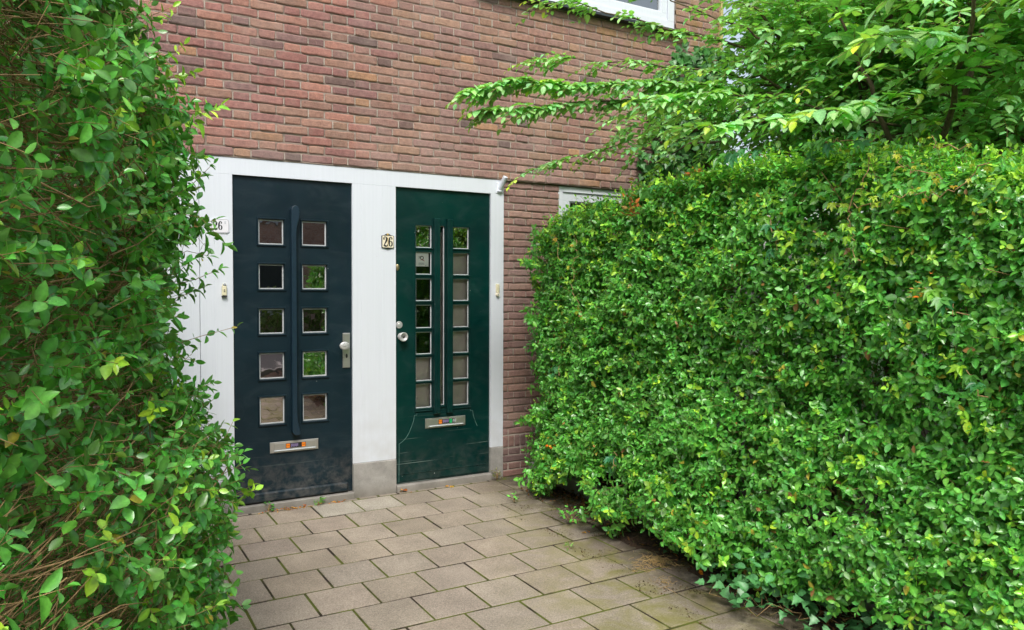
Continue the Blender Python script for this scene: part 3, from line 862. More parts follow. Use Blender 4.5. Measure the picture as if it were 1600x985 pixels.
# right plate: cream enamel with black edge and a little crest
def rounded(x0, x1, z0, z1, r, n=4):
    o = []
    for cx, cz, a in ((x1-r, z0+r, -90), (x1-r, z1-r, 0), (x0+r, z1-r, 90), (x0+r, z0+r, 180)):
        for i in range(n+1):
            t = math.radians(a+90*i/n); o.append((cx+r*math.cos(t), cz+r*math.sin(t)))
    return o
pl = empty('house_number_plate', (2.038, 0, 1.885), label='cream number plate 26 with small crest, on the post left of the green door', cat='number plate', group='house number plates on the door frame')
O = (2.038, 0, 1.885)
def pt(mb, name, mats, root, org, **k): shift(mb, org); return mb.build(name, mats, root, **k)
mb = MB(); mb.prism([(1.991, 1.842), (2.015, 1.838), (2.038, 1.832), (2.062, 1.838), (2.087, 1.843)]+[(2.087, 1.930), (2.062, 1.936), (2.05, 1.944), (2.038, 1.949), (2.026, 1.944), (2.014, 1.936), (1.991, 1.930)], -.008, -.0003, 0)
mb.prism(rounded(1.996, 2.082, 1.8445, 1.930, .006), -.0105, -.0082, 1)
pt(mb, 'plate', [M['blackp'], M['enamel']], pl, O)
mb = MB(); digits(mb, '26', 2.0005, 1.850, .075, .0385, -.0115, -.0106, 0); pt(mb, 'numerals', M['blackp'], pl, O)
mb = MB(); lathe(mb, [(.008, 0), (.008, .001), (.004, .003)], 2.038, 1.941, -.0082, 10); mb.box(2.036, 2.040, -.0112, -.0107, 1.846, 1.93, 0)
mb.v = mb.v; pt(mb, 'crest', M['gold'], pl, O)
# left plate: white enamel, blue border line, "26" with a small raised letter
O = (.872, 0, 1.952)
pl = empty('house_number_plate', O, label='white house number plate half hidden by hedge leaves, left of the dark blue door', cat='number plate', group='house number plates on the door frame')
mb = MB(); mb.prism(rounded(.815, .930, 1.905, 2.0, .02), -.006, -.0003, 0)
pt(mb, 'plate', M['enamelw'], pl, O)
mb = MB(); a = rounded(.819, .926, 1.909, 1.996, .017); a.append(a[0]); mb.ribbon([(x, z, .0014) for x, z in a], -.0066, -.0061, 0)
digits(mb, '26', .828, 1.924, .06, .030, -.0068, -.0061, 1); pt(mb, 'numerals', [M['navy'], M['blackp']], pl, O)
text('E', .905, 1.974, -.0066, .024, M['grey'], pl, 'small_letter', O)
# door bells
O = (.893, 0, 1.53)
be = empty('doorbell', O, label='narrow cream doorbell with a grey button at its top, left of the dark blue door', cat='doorbell', group='doorbells on the door frame')
mb = MB(); mb.box(.879, .909, -.020, -.0004, 1.492, 1.556, 0, None, .004); mb.box(.878, .910, -.022, -.0004, 1.484, 1.4915, 1, None, .003)
mb.box(.8895, .8985, -.0212, -.0202, 1.527, 1.533, 1); mb.box(.8895, .8985, -.0212, -.0202, 1.517, 1.522, 1)
pt(mb, 'housing', [M['cream'], M['blackp']], be, O)
mb = MB(); mb.box(.884, .906, -.014, -.0004, 1.5565, 1.572, 0, None, .002); lathe(mb, [(.009, 0), (.009, .003), (.006, .005)], .895, 1.566, -.0145, 14, 1)
pt(mb, 'button', [M['cream'], M['grey']], be, O)
O = (2.962, 0, 1.53)
be = empty('doorbell', O, label='narrow cream doorbell with a round button at its foot, right of the green door', cat='doorbell', group='doorbells on the door frame')
mb = MB(); mb.box(2.949, 2.976, -.018, -.0004, 1.513, 1.582, 0, None, .004); pt(mb, 'housing', M['cream'], be, O)
mb = MB(); lathe(mb, [(.016, 0), (.016, .012), (.012, .02), (.006, .020)], 2.9625, 1.499, -.0004, 18, 0)
mb.box(2.959, 2.966, -.0222, -.0206, 1.493, 1.505, 1); pt(mb, 'button', [M['enamel'], M['grey']], be, O)
# flagpole bracket
O = (2.985, 0, 2.34)
fb = empty('flagpole_holder', O, label='white metal flagpole holder screwed to the frame above the right corner of the green door', cat='flag holder')
mb = MB(); mb.box(2.949, 3.017, -.006, -.0004, 2.302, 2.385, 0, None, .002); pt(mb, 'base_plate', M['white'], fb, O)
for x in (2.957, 3.009):
    for z in (2.310, 2.377): mb = MB(); lathe(mb, [(.004, 0), (.004, .0015), (.002, .0025)], x, z, -.006, 8); pt(mb, 'screw', M['steel'], fb, O)
mb = MB(); d = Vector((.012, -.072, .100)); p = Vector((2.979, -.004, 2.325)); q = p+d
mb.tube([p, p+d*.5, q], .0195, 18, cap=False); mb.tube([q, q-d*.35], .0165, 18, cap=True)
a = mb.v
nn = 18
mb.tube([p+Vector((0, .003, -.01)), p+d*.06], [.021, .0215], 18)
u = d.normalized(); e1 = u.cross(Vector((1, 0, 0))).normalized(); e2 = u.cross(e1)
vs = []
for r in (.0195, .0165):
    for k in range(18): t = 2*math.pi*k/18; vs.append(tuple(q+(e1*math.cos(t)+e2*math.sin(t))*r))
mb.add(vs, [(k, (k+1) % 18, 18+(k+1) % 18, 18+k) for k in range(18)])
pt(mb, 'socket_tube', M['white'], fb, O, smooth=True)
# notice behind the second left pane of the green door
O = (2.335, .042, 1.765)
nt_ = empty('paper_notice', O, label='small white paper notice stuck behind the second left pane of the green door', cat='notice')
mb = MB(); mb.box(2.279, 2.386, .0425, .0429, 1.712, 1.813, 0)
YN = .0423
pt(mb, 'sheet', M['paper'], nt_, O)
mb = MB()
lp = [(2.331+.012*math.cos(t), 1.777+.012*math.sin(t), .006) for t in [i*math.pi/6 for i in range(13)]]
mb.ribbon(lp, YN-.0003, YN, 0)
mb.prism([(2.333, 1.765), (2.339, 1.769), (2.343, 1.757), (2.338, 1.754)], YN-.0004, YN, 0)
for (x, z) in ((2.305, 1.781), (2.311, 1.778), (2.306, 1.771), (2.314, 1.783)): mb.box(x, x+.004, YN-.0003, YN, z, z+.006, 0)
mb.ribbon([(2.322, 1.757, .003), (2.336, 1.768, .003), (2.352, 1.752, .003)], YN-.0006, YN, 1)
for i, (a, b) in enumerate(((2.305, 2.345), (2.303, 2.350), (2.356, 2.368))):
    mb.box(a, b, YN-.0003, YN, 1.736-.008*i, 1.739-.008*i, 2)
pt(mb, 'print', [M['blackp'], M['red'], M['grey']], nt_, O)
# ================================================================== PLANTS
G_OLD = np.array([[.105, .360, .055]]); G_NEW = np.array([[.33, .62, .05]])
CAM = np.array([0, -5.3504, 1.5498])
def cullcam(P, r=.55): return np.linalg.norm(P-CAM, axis=1) > r

# ---- right hedge -------------------------------------------------------
ZT = [(-.45, 1.90), (-.7, 2.02), (-1.4, 2.08), (-2.2, 2.14), (-3.0, 2.11), (-3.4, 2.03), (-3.9, 1.93), (-5.2, 1.86)]
ZB = [(-.45, .05), (-.6, .03), (-.85, .26), (-1.2, .33), (-1.7, .36), (-2.1, .15), (-2.6, .08), (-3.0, .13), (-3.4, .24), (-5.2, .33)]
def xface(y, z):
    x = 3.03-.16*np.clip((1.0-z)/.7, 0, 1)*np.clip((-y-1.0)/1.0, 0, 1)
    return x+.10*np.clip((z-1.8)/.45, 0, 1)**2
def rh_face(n, z0=None):
    y = rng.uniform(-5.2, -.50, n); zb = interp(y, ZB); zt = interp(y, ZT)-.05
    z = zb+(zt-zb)*rng.random(n)**.95
    return y, z
hedge = empty('privet_hedge', (3.45, -2.8, 0), label='large clipped privet hedge on the right, leafy down to the paving', cat='hedge', group='privet hedges flanking the doors')
HOr = np.array([3.45, -2.8, 0])
LV = Leaves(); TW = []
def addsh(P, D, L, nodes, size, **k): shoots(LV, TW, P-HOr, D, L, nodes, size*.94, G_OLD, G_NEW, ratio=.58, **k)
n = 9800
y, z = rh_face(n)
P = np.stack([xface(y, z), y, z], 1)
d = wob(P, 3.2, 1.)*.055+wob(P, 9., 4.)*.03
P[:, 0] -= d-.01
def gaps(P):
    v = np.full(len(P), -9.)
    for (gy, gz, ry, rz) in ((-3.04, 1.87, .10, .09), (-2.9, 1.90, .06, .05), (-3.30, 1.18, .14, .08), (-3.2, 1.0, .07, .10), (-2.13, 1.55, .08, .035), (-1.2, 1.5, .10, .05), (-1.4, .85, .10, .05), (-2.5, 1.25, .07, .05), (-3.62, 1.5, .06, .08)):
        v = np.maximum(v, 1-((P[:, 1]-gy)/ry)**2-((P[:, 2]-gz)/rz)**2)
    return v
keep = ((wob(P, 5., 9.) > -.62) | (rng.random(n) < .35)) & ((gaps(P) < 0) | (rng.random(n) < .12))
P = P[keep]; n = len(P)
D = np.stack([-np.ones(n), np.zeros(n), .35*np.ones(n)], 1)+rng.normal(0, .5, (n, 3))
topness = np.clip((P[:, 2]-1.5)/.7, 0, 1)
hi = rng.random(n) < .07+.6*topness
P0 = P+np.stack([rng.uniform(.0, .07, n), np.zeros(n), np.zeros(n)], 1)
addsh(P0[~hi], D[~hi], rng.uniform(.05, .11, (~hi).sum()), 4, .040, newp=.05)
addsh(P0[hi], D[hi], rng.uniform(.05, .12, hi.sum()), 4, .038, newp=.55)
# inner layer, darker because shaded: same leaves
n = 6500; y, z = rh_face(n); P = np.stack([xface(y, z)+rng.uniform(.08, .4, n), y, z], 1)
k = (wob(P, 4., 2.) > -.35) & (gaps(P) < .2); P = P[k]; n = len(P)
addsh(P, np.stack([-np.ones(n), np.zeros(n), .3*np.ones(n)], 1)+rng.normal(0, .7, (n, 3)), rng.uniform(.04, .09, n), 3, .040, newp=.0)
# top surface
n = 4600; y = rng.uniform(-5.2, -.45, n); x = rng.uniform(3.05, 3.95, n)
P = np.stack([x, y, interp(y, ZT)-.05+.06*np.clip((x-3.05)/.3, 0, 1)+rng.normal(0, .02, n)], 1); P[:, 2] += wob(P, 4., 3.)*.05
addsh(P, np.stack([-.25*np.ones(n), np.zeros(n), np.ones(n)], 1)+rng.normal(0, .45, (n, 3)), rng.uniform(.05, .14, n), 4, .038, newp=.5)
# end face towards the wall and back face
n = 1000; P = np.stack([rng.uniform(3.05, 3.95, n), -.47+rng.normal(0, .03, n), rng.uniform(.1, 2.0, n)], 1)
addsh(P, np.stack([-.3*np.ones(n), np.ones(n), .3*np.ones(n)], 1)+rng.normal(0, .4, (n, 3)), rng.uniform(.05, .1, n), 4, .040, newp=.1)
n = 2200; P = np.stack([3.95+rng.normal(0, .04, n), rng.uniform(-5.2, -.5, n), rng.uniform(.2, 2.15, n)], 1)
addsh(P, np.stack([np.ones(n), np.zeros(n), .4*np.ones(n)], 1)+rng.normal(0, .4, (n, 3)), rng.uniform(.05, .1, n), 4, .042, newp=.1)
# loose sprays that lean over the paving
for (cx, cy, cz, r, m) in ((2.98, -.72, .16, .09, 34), (3.0, -.95, .30, .10, 30), (2.88, -1.55, .20, .10, 34), (2.86, -1.75, .25, .11, 40), (2.93, -1.3, .34, .08, 20), (2.93, -.62, .62, .05, 14),
                          (2.96, -.58, 1.35, .05, 10), (2.95, -.55, 1.72, .05, 10), (2.90, -2.2, .30, .12, 50), (2.84, -2.55, .30, .12, 50), (2.93, -2.0, .42, .10, 40), (2.98, -1.1, .42, .10, 40)):
    P = np.array([cx, cy, cz])+rng.normal(0, r*.6, (m, 3)); P[:, 2] = np.maximum(P[:, 2], .06)
    addsh(P, np.array([[-.7, -.1, .2]])+rng.normal(0, .5, (m, 3)), rng.uniform(.04, .09, m), 4, .042, newp=.25)
LV.build('foliage', M['privet'], hedge)
A = np.concatenate([a for a, b in TW]); B = np.concatenate([b for a, b in TW])
sel = rng.random(len(A)) < .55
n = 1500; yy = rng.uniform(-5.1, -.55, n); P = np.stack([rng.uniform(3.25, 3.8, n), yy, rng.uniform(.15, 1.9, n)], 1)
Q = P+np.stack([rng.uniform(-.38, .0, n), rng.normal(0, .14, n), rng.uniform(.0, .42, n)], 1)-0
sticks('twigs', np.concatenate([A[sel], P-HOr]), np.concatenate([B[sel], Q-HOr]), np.concatenate([np.full(sel.sum(), .0012), rng.uniform(.0018, .004, n)]),
       np.concatenate([np.full(sel.sum(), .0007), np.full(n, .0012)]), M['twig'], hedge, n=3)
mb = MB()
for i in range(26):
    x, y = random.uniform(3.4, 3.7), -.7-4.4*i/25
    mb.tube([(x, y, .02), (x+random.uniform(-.05, .05), y+random.uniform(-.06, .06), .5), (x+random.uniform(-.1, .1), y+random.uniform(-.1, .1), 1.2)], [.018, .014, .008], 7)
shift(mb, tuple(HOr)); mb.build('stems', M['bark'], hedge, smooth=True)

# ---- left hedge --------------------------------------------------------
hedge2 = empty('privet_hedge', (-.4, -3.0, 0), label='tall loose privet hedge close on the left with bare brown twigs showing', cat='hedge', group='privet hedges flanking the doors')
HOl = np.array([-.4, -3.0, 0])
PATH = np.array([(-1.5, -4.55), (-.75, -4.50), (-.27, -4.32), (-.02, -3.95), (.14, -3.6), (.235, -3.3), (.245, -3.0), (.21, -2.6), (.2, -1.6), (.2, -.5)])
seg = np.linalg.norm(np.diff(PATH, axis=0), axis=1); cum = np.concatenate([[0], np.cumsum(seg)])
def lpath(s):
    x = np.interp(s, cum, PATH[:, 0]); y = np.interp(s, cum, PATH[:, 1])
    e = 1e-2; x2 = np.interp(np.minimum(s+e, cum[-1]), cum, PATH[:, 0]); y2 = np.interp(np.minimum(s+e, cum[-1]), cum, PATH[:, 1])
    x1 = np.interp(np.maximum(s-.15, 0), cum, PATH[:, 0]); y1 = np.interp(np.maximum(s-.15, 0), cum, PATH[:, 1])
    t = np.stack([x2-x1, y2-y1], 1); t = nrm(t)
    return x, y, np.stack([t[:, 1], -t[:, 0], np.zeros(len(s))], 1)
BZ = [(0, -.08), (.25, -.03), (.7, .01), (1.06, .055), (1.31, -.065), (1.6, -.065), (1.87, -.045), (2.03, -.06), (2.15, -.13), (2.3, -.2), (2.6, -.34), (3.0, -.5)]
def lsurf(n, s0, s1, z0=.12, z1=2.62, depth=0., sd=.025):
    s = rng.uniform(s0, s1, n); x, y, nn = lpath(s); z = rng.uniform(z0, z1, n)
    P = np.stack([x, y, z], 1)
    off = interp(z, BZ)+wob(P, 4.5, 2.)*.035+rng.normal(0, sd, n)-depth*rng.random(n)
    return P+nn*off[:, None], nn, s
LV = Leaves(); TW = []
cA, cB, cC = cum[2], cum[6], cum[-1]
def bald(P):   # openings where the woody inside shows
    v = np.zeros(len(P))
    for (cx, cy, cz, rx, rz) in ((-.06, -3.95, 1.88, .16, .10), (-.05, -3.95, 1.70, .22, .07), (-.06, -3.95, 1.54, .2, .03), (-.03, -3.95, 1.33, .30, .13), (.06, -3.97, 1.21, .12, .06), (-.02, -4.0, 1.05, .2, .05)):
        v = np.maximum(v, 1-((np.hypot(P[:, 0]-cx, P[:, 1]-cy)/rx)**2+((P[:, 2]-cz)/rz)**2))
    return v
def addl(P, nn, nodes, size, lmin, lmax, newp, up=.25, j=.45, wide=.85):
    n = len(P)
    D = nn*.8+np.array([0, 0, up])+rng.normal(0, j, (n, 3))
    shoots(LV, TW, P-HOl, D, rng.uniform(lmin, lmax, n), nodes, size, G_OLD*np.array([[.85, .9, .9]]), G_NEW*.9, newp=newp, ratio=.58, wide=wide)
P, nn, s = lsurf(5600, cA-.1, cB+.05)
k = (bald(P) < .0) | (rng.random(len(P)) < .30)
k &= (wob(P, 7., 5.) > -.25) | (rng.random(len(P)) < .25)
addl(P[k], nn[k], 4, .030, .04, .10, .14)
P, nn, s = lsurf(2200, cA-.1, cB+.1, depth=.25); k = (bald(P) < .1) & (wob(P, 5., 8.) > -.35)
addl(P[k], nn[k], 3, .030, .05, .10, .02, j=.7)
P, nn, s = lsurf(2600, cB-.25, cC); addl(P, nn, 4, .036, .05, .11, .12)
P, nn, s = lsurf(500, 0, cA); addl(P, nn, 4, .036, .05, .11, .12)
# fill behind so the hedge closes
n = 5200; P = np.stack([rng.uniform(-1.3, .10, n), rng.uniform(-3.5, -.5, n), rng.uniform(.15, 2.65, n)], 1)
addl(P, np.tile([[.6, -.6, 0.]], (n, 1)), 4, .04, .06, .12, .03, j=.8)
n = 1000; P = np.stack([rng.uniform(-1.3, .1, n), rng.uniform(-4.2, -.5, n), 2.6+rng.normal(0, .04, n)], 1)
P = P[(P[:, 0]+.3 < (P[:, 1]+4.3)*.5)]
addl(P, np.tile([[0, 0, 1.]], (len(P), 1)), 4, .038, .05, .14, .4)
# long wild shoots reaching past the edge (real depth ~2 m)
for (p, q, m, sz, nw) in (((.25, -3.15, 1.97), (.352, -3.222, 2.024), 6, .040, 1.), ((.22, -3.15, 1.86), (.30, -3.19, 1.89), 5, .036, .8), ((.24, -3.17, 1.80), (.333, -3.22, 1.872), 5, .030, .0),
        ((.24, -3.2, 1.73), (.36, -3.24, 1.66), 6, .042, .0), ((.23, -3.19, 1.68), (.335, -3.22, 1.725), 6, .040, .0), ((.23, -3.19, 1.72), (.315, -3.21, 1.705), 6, .040, .0), ((.25, -3.2, 1.56), (.348, -3.236, 1.598), 6, .026, .0),
        ((.24, -3.2, 1.52), (.31, -3.21, 1.55), 6, .026, .0), ((.24, -3.2, 1.40), (.380, -3.266, 1.447), 5, .026, .6), ((.17, -3.12, 2.22), (.247, -3.151, 2.280), 5, .036, 1.),
        ((.25, -3.22, 1.28), (.325, -3.23, 1.30), 5, .030, 0.), ((.25, -3.2, 1.62), (.32, -3.22, 1.63), 5, .034, 0.), ((.2, -3.15, 2.07), (.29, -3.19, 2.11), 5, .036, 1.), ((.2, -3.15, 2.12), (.27, -3.18, 2.18), 5, .034, 1.),
        ((.27, -3.25, 1.14), (.345, -3.25, 1.13), 6, .034, .1), ((.29, -3.27, 1.04), (.367, -3.271, 1.04), 6, .036, .1), ((.29, -3.27, .95), (.37, -3.27, .96), 6, .036, .1)):
    p = np.array(p); q = np.array(q); L = np.linalg.norm(q-p)
    LVn = LV; old = G_NEW if nw >= 1 else G_OLD
    shoots(LV, TW, (p-HOl)[None], (q-p)[None], np.array([L]), m, sz, old, G_NEW*1.3, newp=nw, ratio=.45, jit=.18, wide=.6)
LV.build('foliage', M['privet'], hedge2, keep=lambda P: cullcam(P+HOl, .62))
A = np.concatenate([a for a, b in TW]); B = np.concatenate([b for a, b in TW]); k = cullcam(A+HOl, .7)
A, B = A[k], B[k]
# bare criss-cross wood
n = 6200; P, nn, s = lsurf(n, cA-.25, cB, .2, 2.5, depth=.30)
P += nn*.005
tan = np.stack([-nn[:, 1], nn[:, 0], np.zeros(n)], 1)
Q = P+nn*rng.uniform(-.04, .05, (n, 1))+tan*rng.uniform(.05, .26, (n, 1))*rng.choice([-1, 1], (n, 1), p=[.3, .7])+np.stack([0*nn[:, 0], 0*nn[:, 0], rng.normal(.01, .045, n)], 1)
k = cullcam(P, .8) & cullcam(Q, .8)
P, Q = P[k]-HOl, Q[k]-HOl; n = len(P)
sticks('twigs', np.concatenate([A, P]), np.concatenate([B, Q]), np.concatenate([np.full(len(A), .0011), rng.uniform(.0010, .0026, n)]), np.concatenate([np.full(len(A), .0006), np.full(n, .0007)]), M['twig'], hedge2, n=4, bend=.09)
mb = MB()
for i in range(34):
    t = i/33; x = -.45+.5*t+random.uniform(-.15, .05); y = -4.1+3.4*t+random.uniform(-.1, .1)
    pts = [Vector((x, y, .01))]; 
    for j in range(7): pts.append(pts[-1]+Vector((random.uniform(-.04, .06), random.uniform(-.05, .05), .33)))
    mb.tube(pts, [.016-.0018*j for j in range(8)], 6)
shift(mb, tuple(HOl)); mb.build('stems', M['bark'], hedge2, smooth=True)

# ---- trees with leafy sprays ------------------------------------------
def sprays(LV, TW, P, D, L, leafL, nleaf, col, colnew, kind='elm', newp=.06, droop=.35, ratio=.62, flat=.22):
    """alternate leaves in one plane along a drooping twig"""
    k = len(P); D = nrm(D); S = nrm(np.cross(D, np.tile([[0, 0, 1.]], (k, 1)))+rng.normal(0, .12, (k, 3))); U = np.cross(S, D)
    new = (rng.random(k) < newp)[:, None]*1.; vary = rng.uniform(.7, 1.3, (k, 1))
    prev = P-D*.05
    nodes = []
    for j in range(nleaf+1):
        t = j/nleaf
        pj = P+D*(L*t)[:, None]-np.array([0, 0, 1.])*(L*droop*t*t)[:, None]
        nodes.append(pj)
        dj = nrm(D-np.array([0, 0, 1.])*2*droop*t)
        sg = 1 if j % 2 else -1
        sz = leafL*(.75+.45*math.sin(math.pi*min(1, t+.15)))*rng.uniform(.8, 1.2, k)
        A = dj*.55+S*sg*.8*(1 if j < nleaf else 0)-np.array([0, 0, .04])+rng.normal(0, .14, (k, 3))
        Nn = U+np.array([-.12, -.22, .5])+rng.normal(0, flat, (k, 3))
        f = new*min(1, max(0, (t-.3)*1.6))
        C = (col*(1-f)+colnew*f)*vary*rng.uniform(.85, 1.2, (k, 1))*np.stack([rng.uniform(.85, 1.3, k), np.ones(k), rng.uniform(.8, 1.25, k)], 1)
        LV.add(kind, pj, A, Nn, sz, sz*ratio, C)
    for a, b in ((0, nleaf//2), (nleaf//2, nleaf)): TW.append((nodes[a], nodes[b]))

E_OLD = np.array([[.25, .52, .19]]); E_NEW = np.array([[.42, .62, .04]])
def bez(p, q, sag, n):
    p, q = np.array(p, float), np.array(q, float); t = np.linspace(0, 1, n)[:, None]
    return p+(q-p)*t+np.array([0, 0, 1.])*sag*4*t*(1-t)
def make_tree(loc, label, branches, crown, leafL, nspr, kind='elm', mt='elm', col=E_OLD, newc=E_NEW, newp=.05, trunk=None, nleaf=8, sprL=.28, group=None, inv=0.):
    """crown: list of ellipsoids (centre, radii, weight) in world; branches: list of (p, q, sag, leaf density per metre, r)"""
    root = empty('elm_tree' if kind == 'elm' else 'garden_tree', loc, label=label, cat='tree', group=group or 'trees around the house'); O = np.array(loc, float)
    LV = Leaves(); TW = []; mb = MB()
    for t_ in (trunk or []): mb.tube([Vector(p) for p in t_[0]], t_[1], 8)
    for (p, q, sag, dens, r, lf) in branches:
        pts = bez(p, q, sag, 9); pts[1:-1] += rng.normal(0, .015, (7, 3))
        mb.tube([Vector(a) for a in pts], list(np.linspace(r, r*.25, 9)), 6)
        Ln = np.linalg.norm(pts[-1]-pts[0]); m = int(dens*Ln)
        if m:
            t = rng.uniform(.12, 1., m)**.8; ii = np.clip((t*8).astype(int), 0, 7); fr = (t*8-ii)[:, None]
            P = pts[ii]*(1-fr)+pts[ii+1]*fr; T = nrm(pts[ii+1]-pts[ii])
            S = nrm(np.cross(T, [[0, 0, 1.]])); sg = rng.choice([-1., 1.], (m, 1))
            D = T*.75+S*sg*rng.uniform(.2, .9, (m, 1))+rng.normal(0, .1, (m, 3))
            sprays(LV, TW, P-O, D, rng.uniform(.5, 1.1, m)*sprL*.7, lf, 6, col, newc, kind, newp*1.5, .3)
            sprays(LV, TW, (pts[-1]-O)[None], T[-1:], np.array([sprL*.6]), lf, 6, col, newc, kind, 1., .3)
    tot = sum(c[2] for c in crown)
    for (c, r, w) in crown:
        m = int(nspr*w/tot); c = np.array(c); r = np.array(r)
        u = nrm(rng.normal(size=(m, 3)))*(rng.random((m, 1))**(1/2.2)); P = c+u*r
        ok = (wob(P, 1.6, c[0]) > -.45) & ~((P[:, 1] > -4) & (P[:, 1] < 0) & (P[:, 0] < 1.03*(P[:, 1]+5.35)+.05) & (P[:, 2] > 2.98)); P = P[ok]; u = u[ok]; m = len(P)
        D = nrm(u*[1, 1, .35]+rng.normal(0, .45, (m, 3))*[1, 1, .4]+[0, 0, .08])
        sprays(LV, TW, P-O, D, rng.uniform(.6, 1.2, m)*sprL, leafL, nleaf, col, newc, kind, newp)
        for i in range(0, m, 24):     # limbs inside the crown
            base = trunk[0][0][-1] if trunk else branches[0][0]
            mb.tube([Vector(base)*.35+Vector(P[i])*.65-Vector((0, 0, .15)), Vector(P[i])*.85+Vector(base)*.15, Vector(P[i])], [.012, .009, .004], 5)
    LV.build('crown', M[mt], root)
    shift(mb, loc); mb.build('trunk', M['bark'], root, smooth=True)
    A = np.concatenate([a for a, b in TW]); B = np.concatenate([b for a, b in TW])
    sticks('twigs', A, B, np.full(len(A), .0022), np.full(len(A), .001), M['twig'], root, n=3, bend=.02)
    return root
T0 = (4.9, -2.2, 0)
make_tree(T0, 'broad-leaved elm behind the hedge, its branches reaching left across the brick wall',
    [((4.3, -2.0, 2.75), (2.14, -1.22, 2.74), .10, 60, .012, .06), ((4.3, -1.9, 2.6), (2.20, -1.25, 2.62), .12, 40, .009, .058),
     ((4.2, -1.8, 2.9), (2.55, -1.2, 2.98), .05, 26, .008, .045), ((4.2, -1.7, 3.1), (2.72, -1.1, 3.40), .05, 20, .010, .05),
     ((4.4, -1.2, 2.85), (3.0, -.40, 2.42), .03, 20, .007, .048), ((4.0, -1.9, 3.1), (3.1, -1.3, 3.62), .0, 9, .008, .05),
     ((4.2, -2.4, 2.6), (2.95, -1.9, 2.66), .05, 26, .009, .07), ((4.2, -2.6, 2.5), (3.0, -2.2, 2.44), .06, 18, .008, .075),
     ((4.3, -3.2, 2.7), (2.95, -3.3, 2.62), .06, 16, .009, .09), ((4.2, -3.6, 2.9), (2.8, -3.6, 2.75), .05, 18, .009, .09), ((4.2, -2.9, 2.6), (3.2, -2.85, 2.42), .05, 14, .008, .085),
     ((3.95, -3.0, 2.25), (3.2, -3.6, 3.1), -.03, 6, .018, .08), ((4.0, -2.7, 2.3), (3.6, -2.5, 3.3), .0, 10, .016, .08)],
    [((4.6, -1.9, 3.15), (1.0, .9, .8), 2.4), ((4.3, -1.1, 3.0), (.8, .7, .75), 1.2), ((4.6, -3.0, 3.0), (1.0, 1.0, .8), 2.2), ((5.2, -2.4, 3.6), (1.1, 1.4, .8), 1.6), ((4.7, -2.9, 2.35), (.7, 1.5, .45), 1.5)],
    .062, 3900, trunk=[([(4.9, -2.2, 0), (4.85, -2.15, 1.2), (4.7, -2.1, 2.4), (4.6, -2.0, 3.2)], [.08, .07, .05, .02]), ([(4.88, -2.2, .8), (4.4, -2.7, 2.0), (4.1, -3.1, 2.9)], [.04, .03, .012])])
make_tree((6.9, -1.6, 0), 'second elm standing further back by the corner of the brick house',
    [((6.9, -1.6, 2.5), (5.6, -1.2, 3.3), .1, 8, .02, .07)],
    [((6.6, -1.4, 3.6), (1.5, 1.6, 1.3), 2), ((6.6, -3.0, 3.6), (1.4, 1.4, 1.3), 2), ((6.4, -.6, 4.8), (1.2, 1.4, 1.0), 1.), ((6.2, -2.2, 2.6), (1.2, 1.8, .7), 1.6), ((6.4, -.8, 3.3), (.9, .8, 1.1), 1.5)],
    .068, 3300, trunk=[([(6.9, -1.6, 0), (6.85, -1.6, 1.5), (6.7, -1.5, 3.0), (6.5, -1.3, 4.2)], [.11, .10, .07, .02])])
F_OLD = np.array([[.12, .28, .08]]); F_NEW = np.array([[.25, .46, .08]])
for i, (x, y, h, r, lab) in enumerate(((11, .5, 5.2, 2.5, 'dark garden tree filling the gap right beside the house corner'), (13, -4.5, 5.0, 3.0, 'tall garden tree farthest back behind the middle of the right hedge'), (10.5, -7.5, 4.2, 2.6, 'garden tree behind the right end of the hedge'),
                                       (15, 3.5, 6.5, 3.0, 'distant tall tree with sky showing through beyond the house corner'), (9.2, -2.2, 3.0, 1.9, 'low bushy tree between the two elms and the far trees'))):
    make_tree((x, y, 0), lab, [((x, y, h*.4), (x-r*.7, y-r*.5, h*.7), .1, 3, .04, .09)],
        [((x, y, h*.62), (r, r, h*.42), 2), ((x-.3*r, y-.5*r, h*.42), (r*.8, r*.7, h*.32), 1)], .11, 1500 if i < 3 else 1000, 'lance', 'far', F_OLD, F_NEW, .12,
        [([(x, y, 0), (x, y, h*.3), (x+.1, y, h*.75)], [.16, .12, .04])], nleaf=8, sprL=.5)

# ---- climbing ivy on the wall near the corner --------------------------
ivy = empty('climbing_ivy', (4.6, 0, 0), label='dark ivy climbing the brick wall behind the elm branches', cat='ivy')
LV = Leaves(); n = 3400
z = rng.uniform(.5, 3.75, n); xl = np.interp(z, [0, 2.3, 2.8, 3.3, 3.8], [4.6, 4.45, 4.38, 4.5, 4.75]); x = xl+rng.random(n)*(5.3-xl)
x += .06*np.sin(z*9)+rng.normal(0, .03, n); yv = -.05-rng.random(n)*.16*np.clip((x-xl)/.2+.3, 0, 1)
P = np.stack([x, yv, z], 1); k = wob(P, 3, 2) > -.6; P = P[k]; n = len(P)
A = np.array([[-.2, -.35, -.8]])+rng.normal(0, .45, (n, 3)); Nn = np.array([[-.3, -1, .35]])+rng.normal(0, .25, (n, 3)); sz = rng.uniform(.05, .085, n)
LV.add('ivy', P-[4.6, 0, 0], A, Nn, sz, sz*.95, np.array([[.045, .15, .035]])*rng.uniform(.7, 1.4, (n, 1)))
LV.build('leaves', M['ivy'], ivy)
mb = MB()
for i in range(7):
    x = random.uniform(4.5, 5.2); pts = [Vector((x, -.03, .02))]
    for j in range(9): pts.append(pts[-1]+Vector((random.uniform(-.07, .07), random.uniform(-.01, .008), .38)))
    mb.tube([(p.x, min(p.y, -.02), p.z) for p in pts], [.012-.001*j for j in range(10)], 5)
shift(mb, (4.6, 0, 0)); mb.build('stems', M['bark'], ivy, smooth=True)

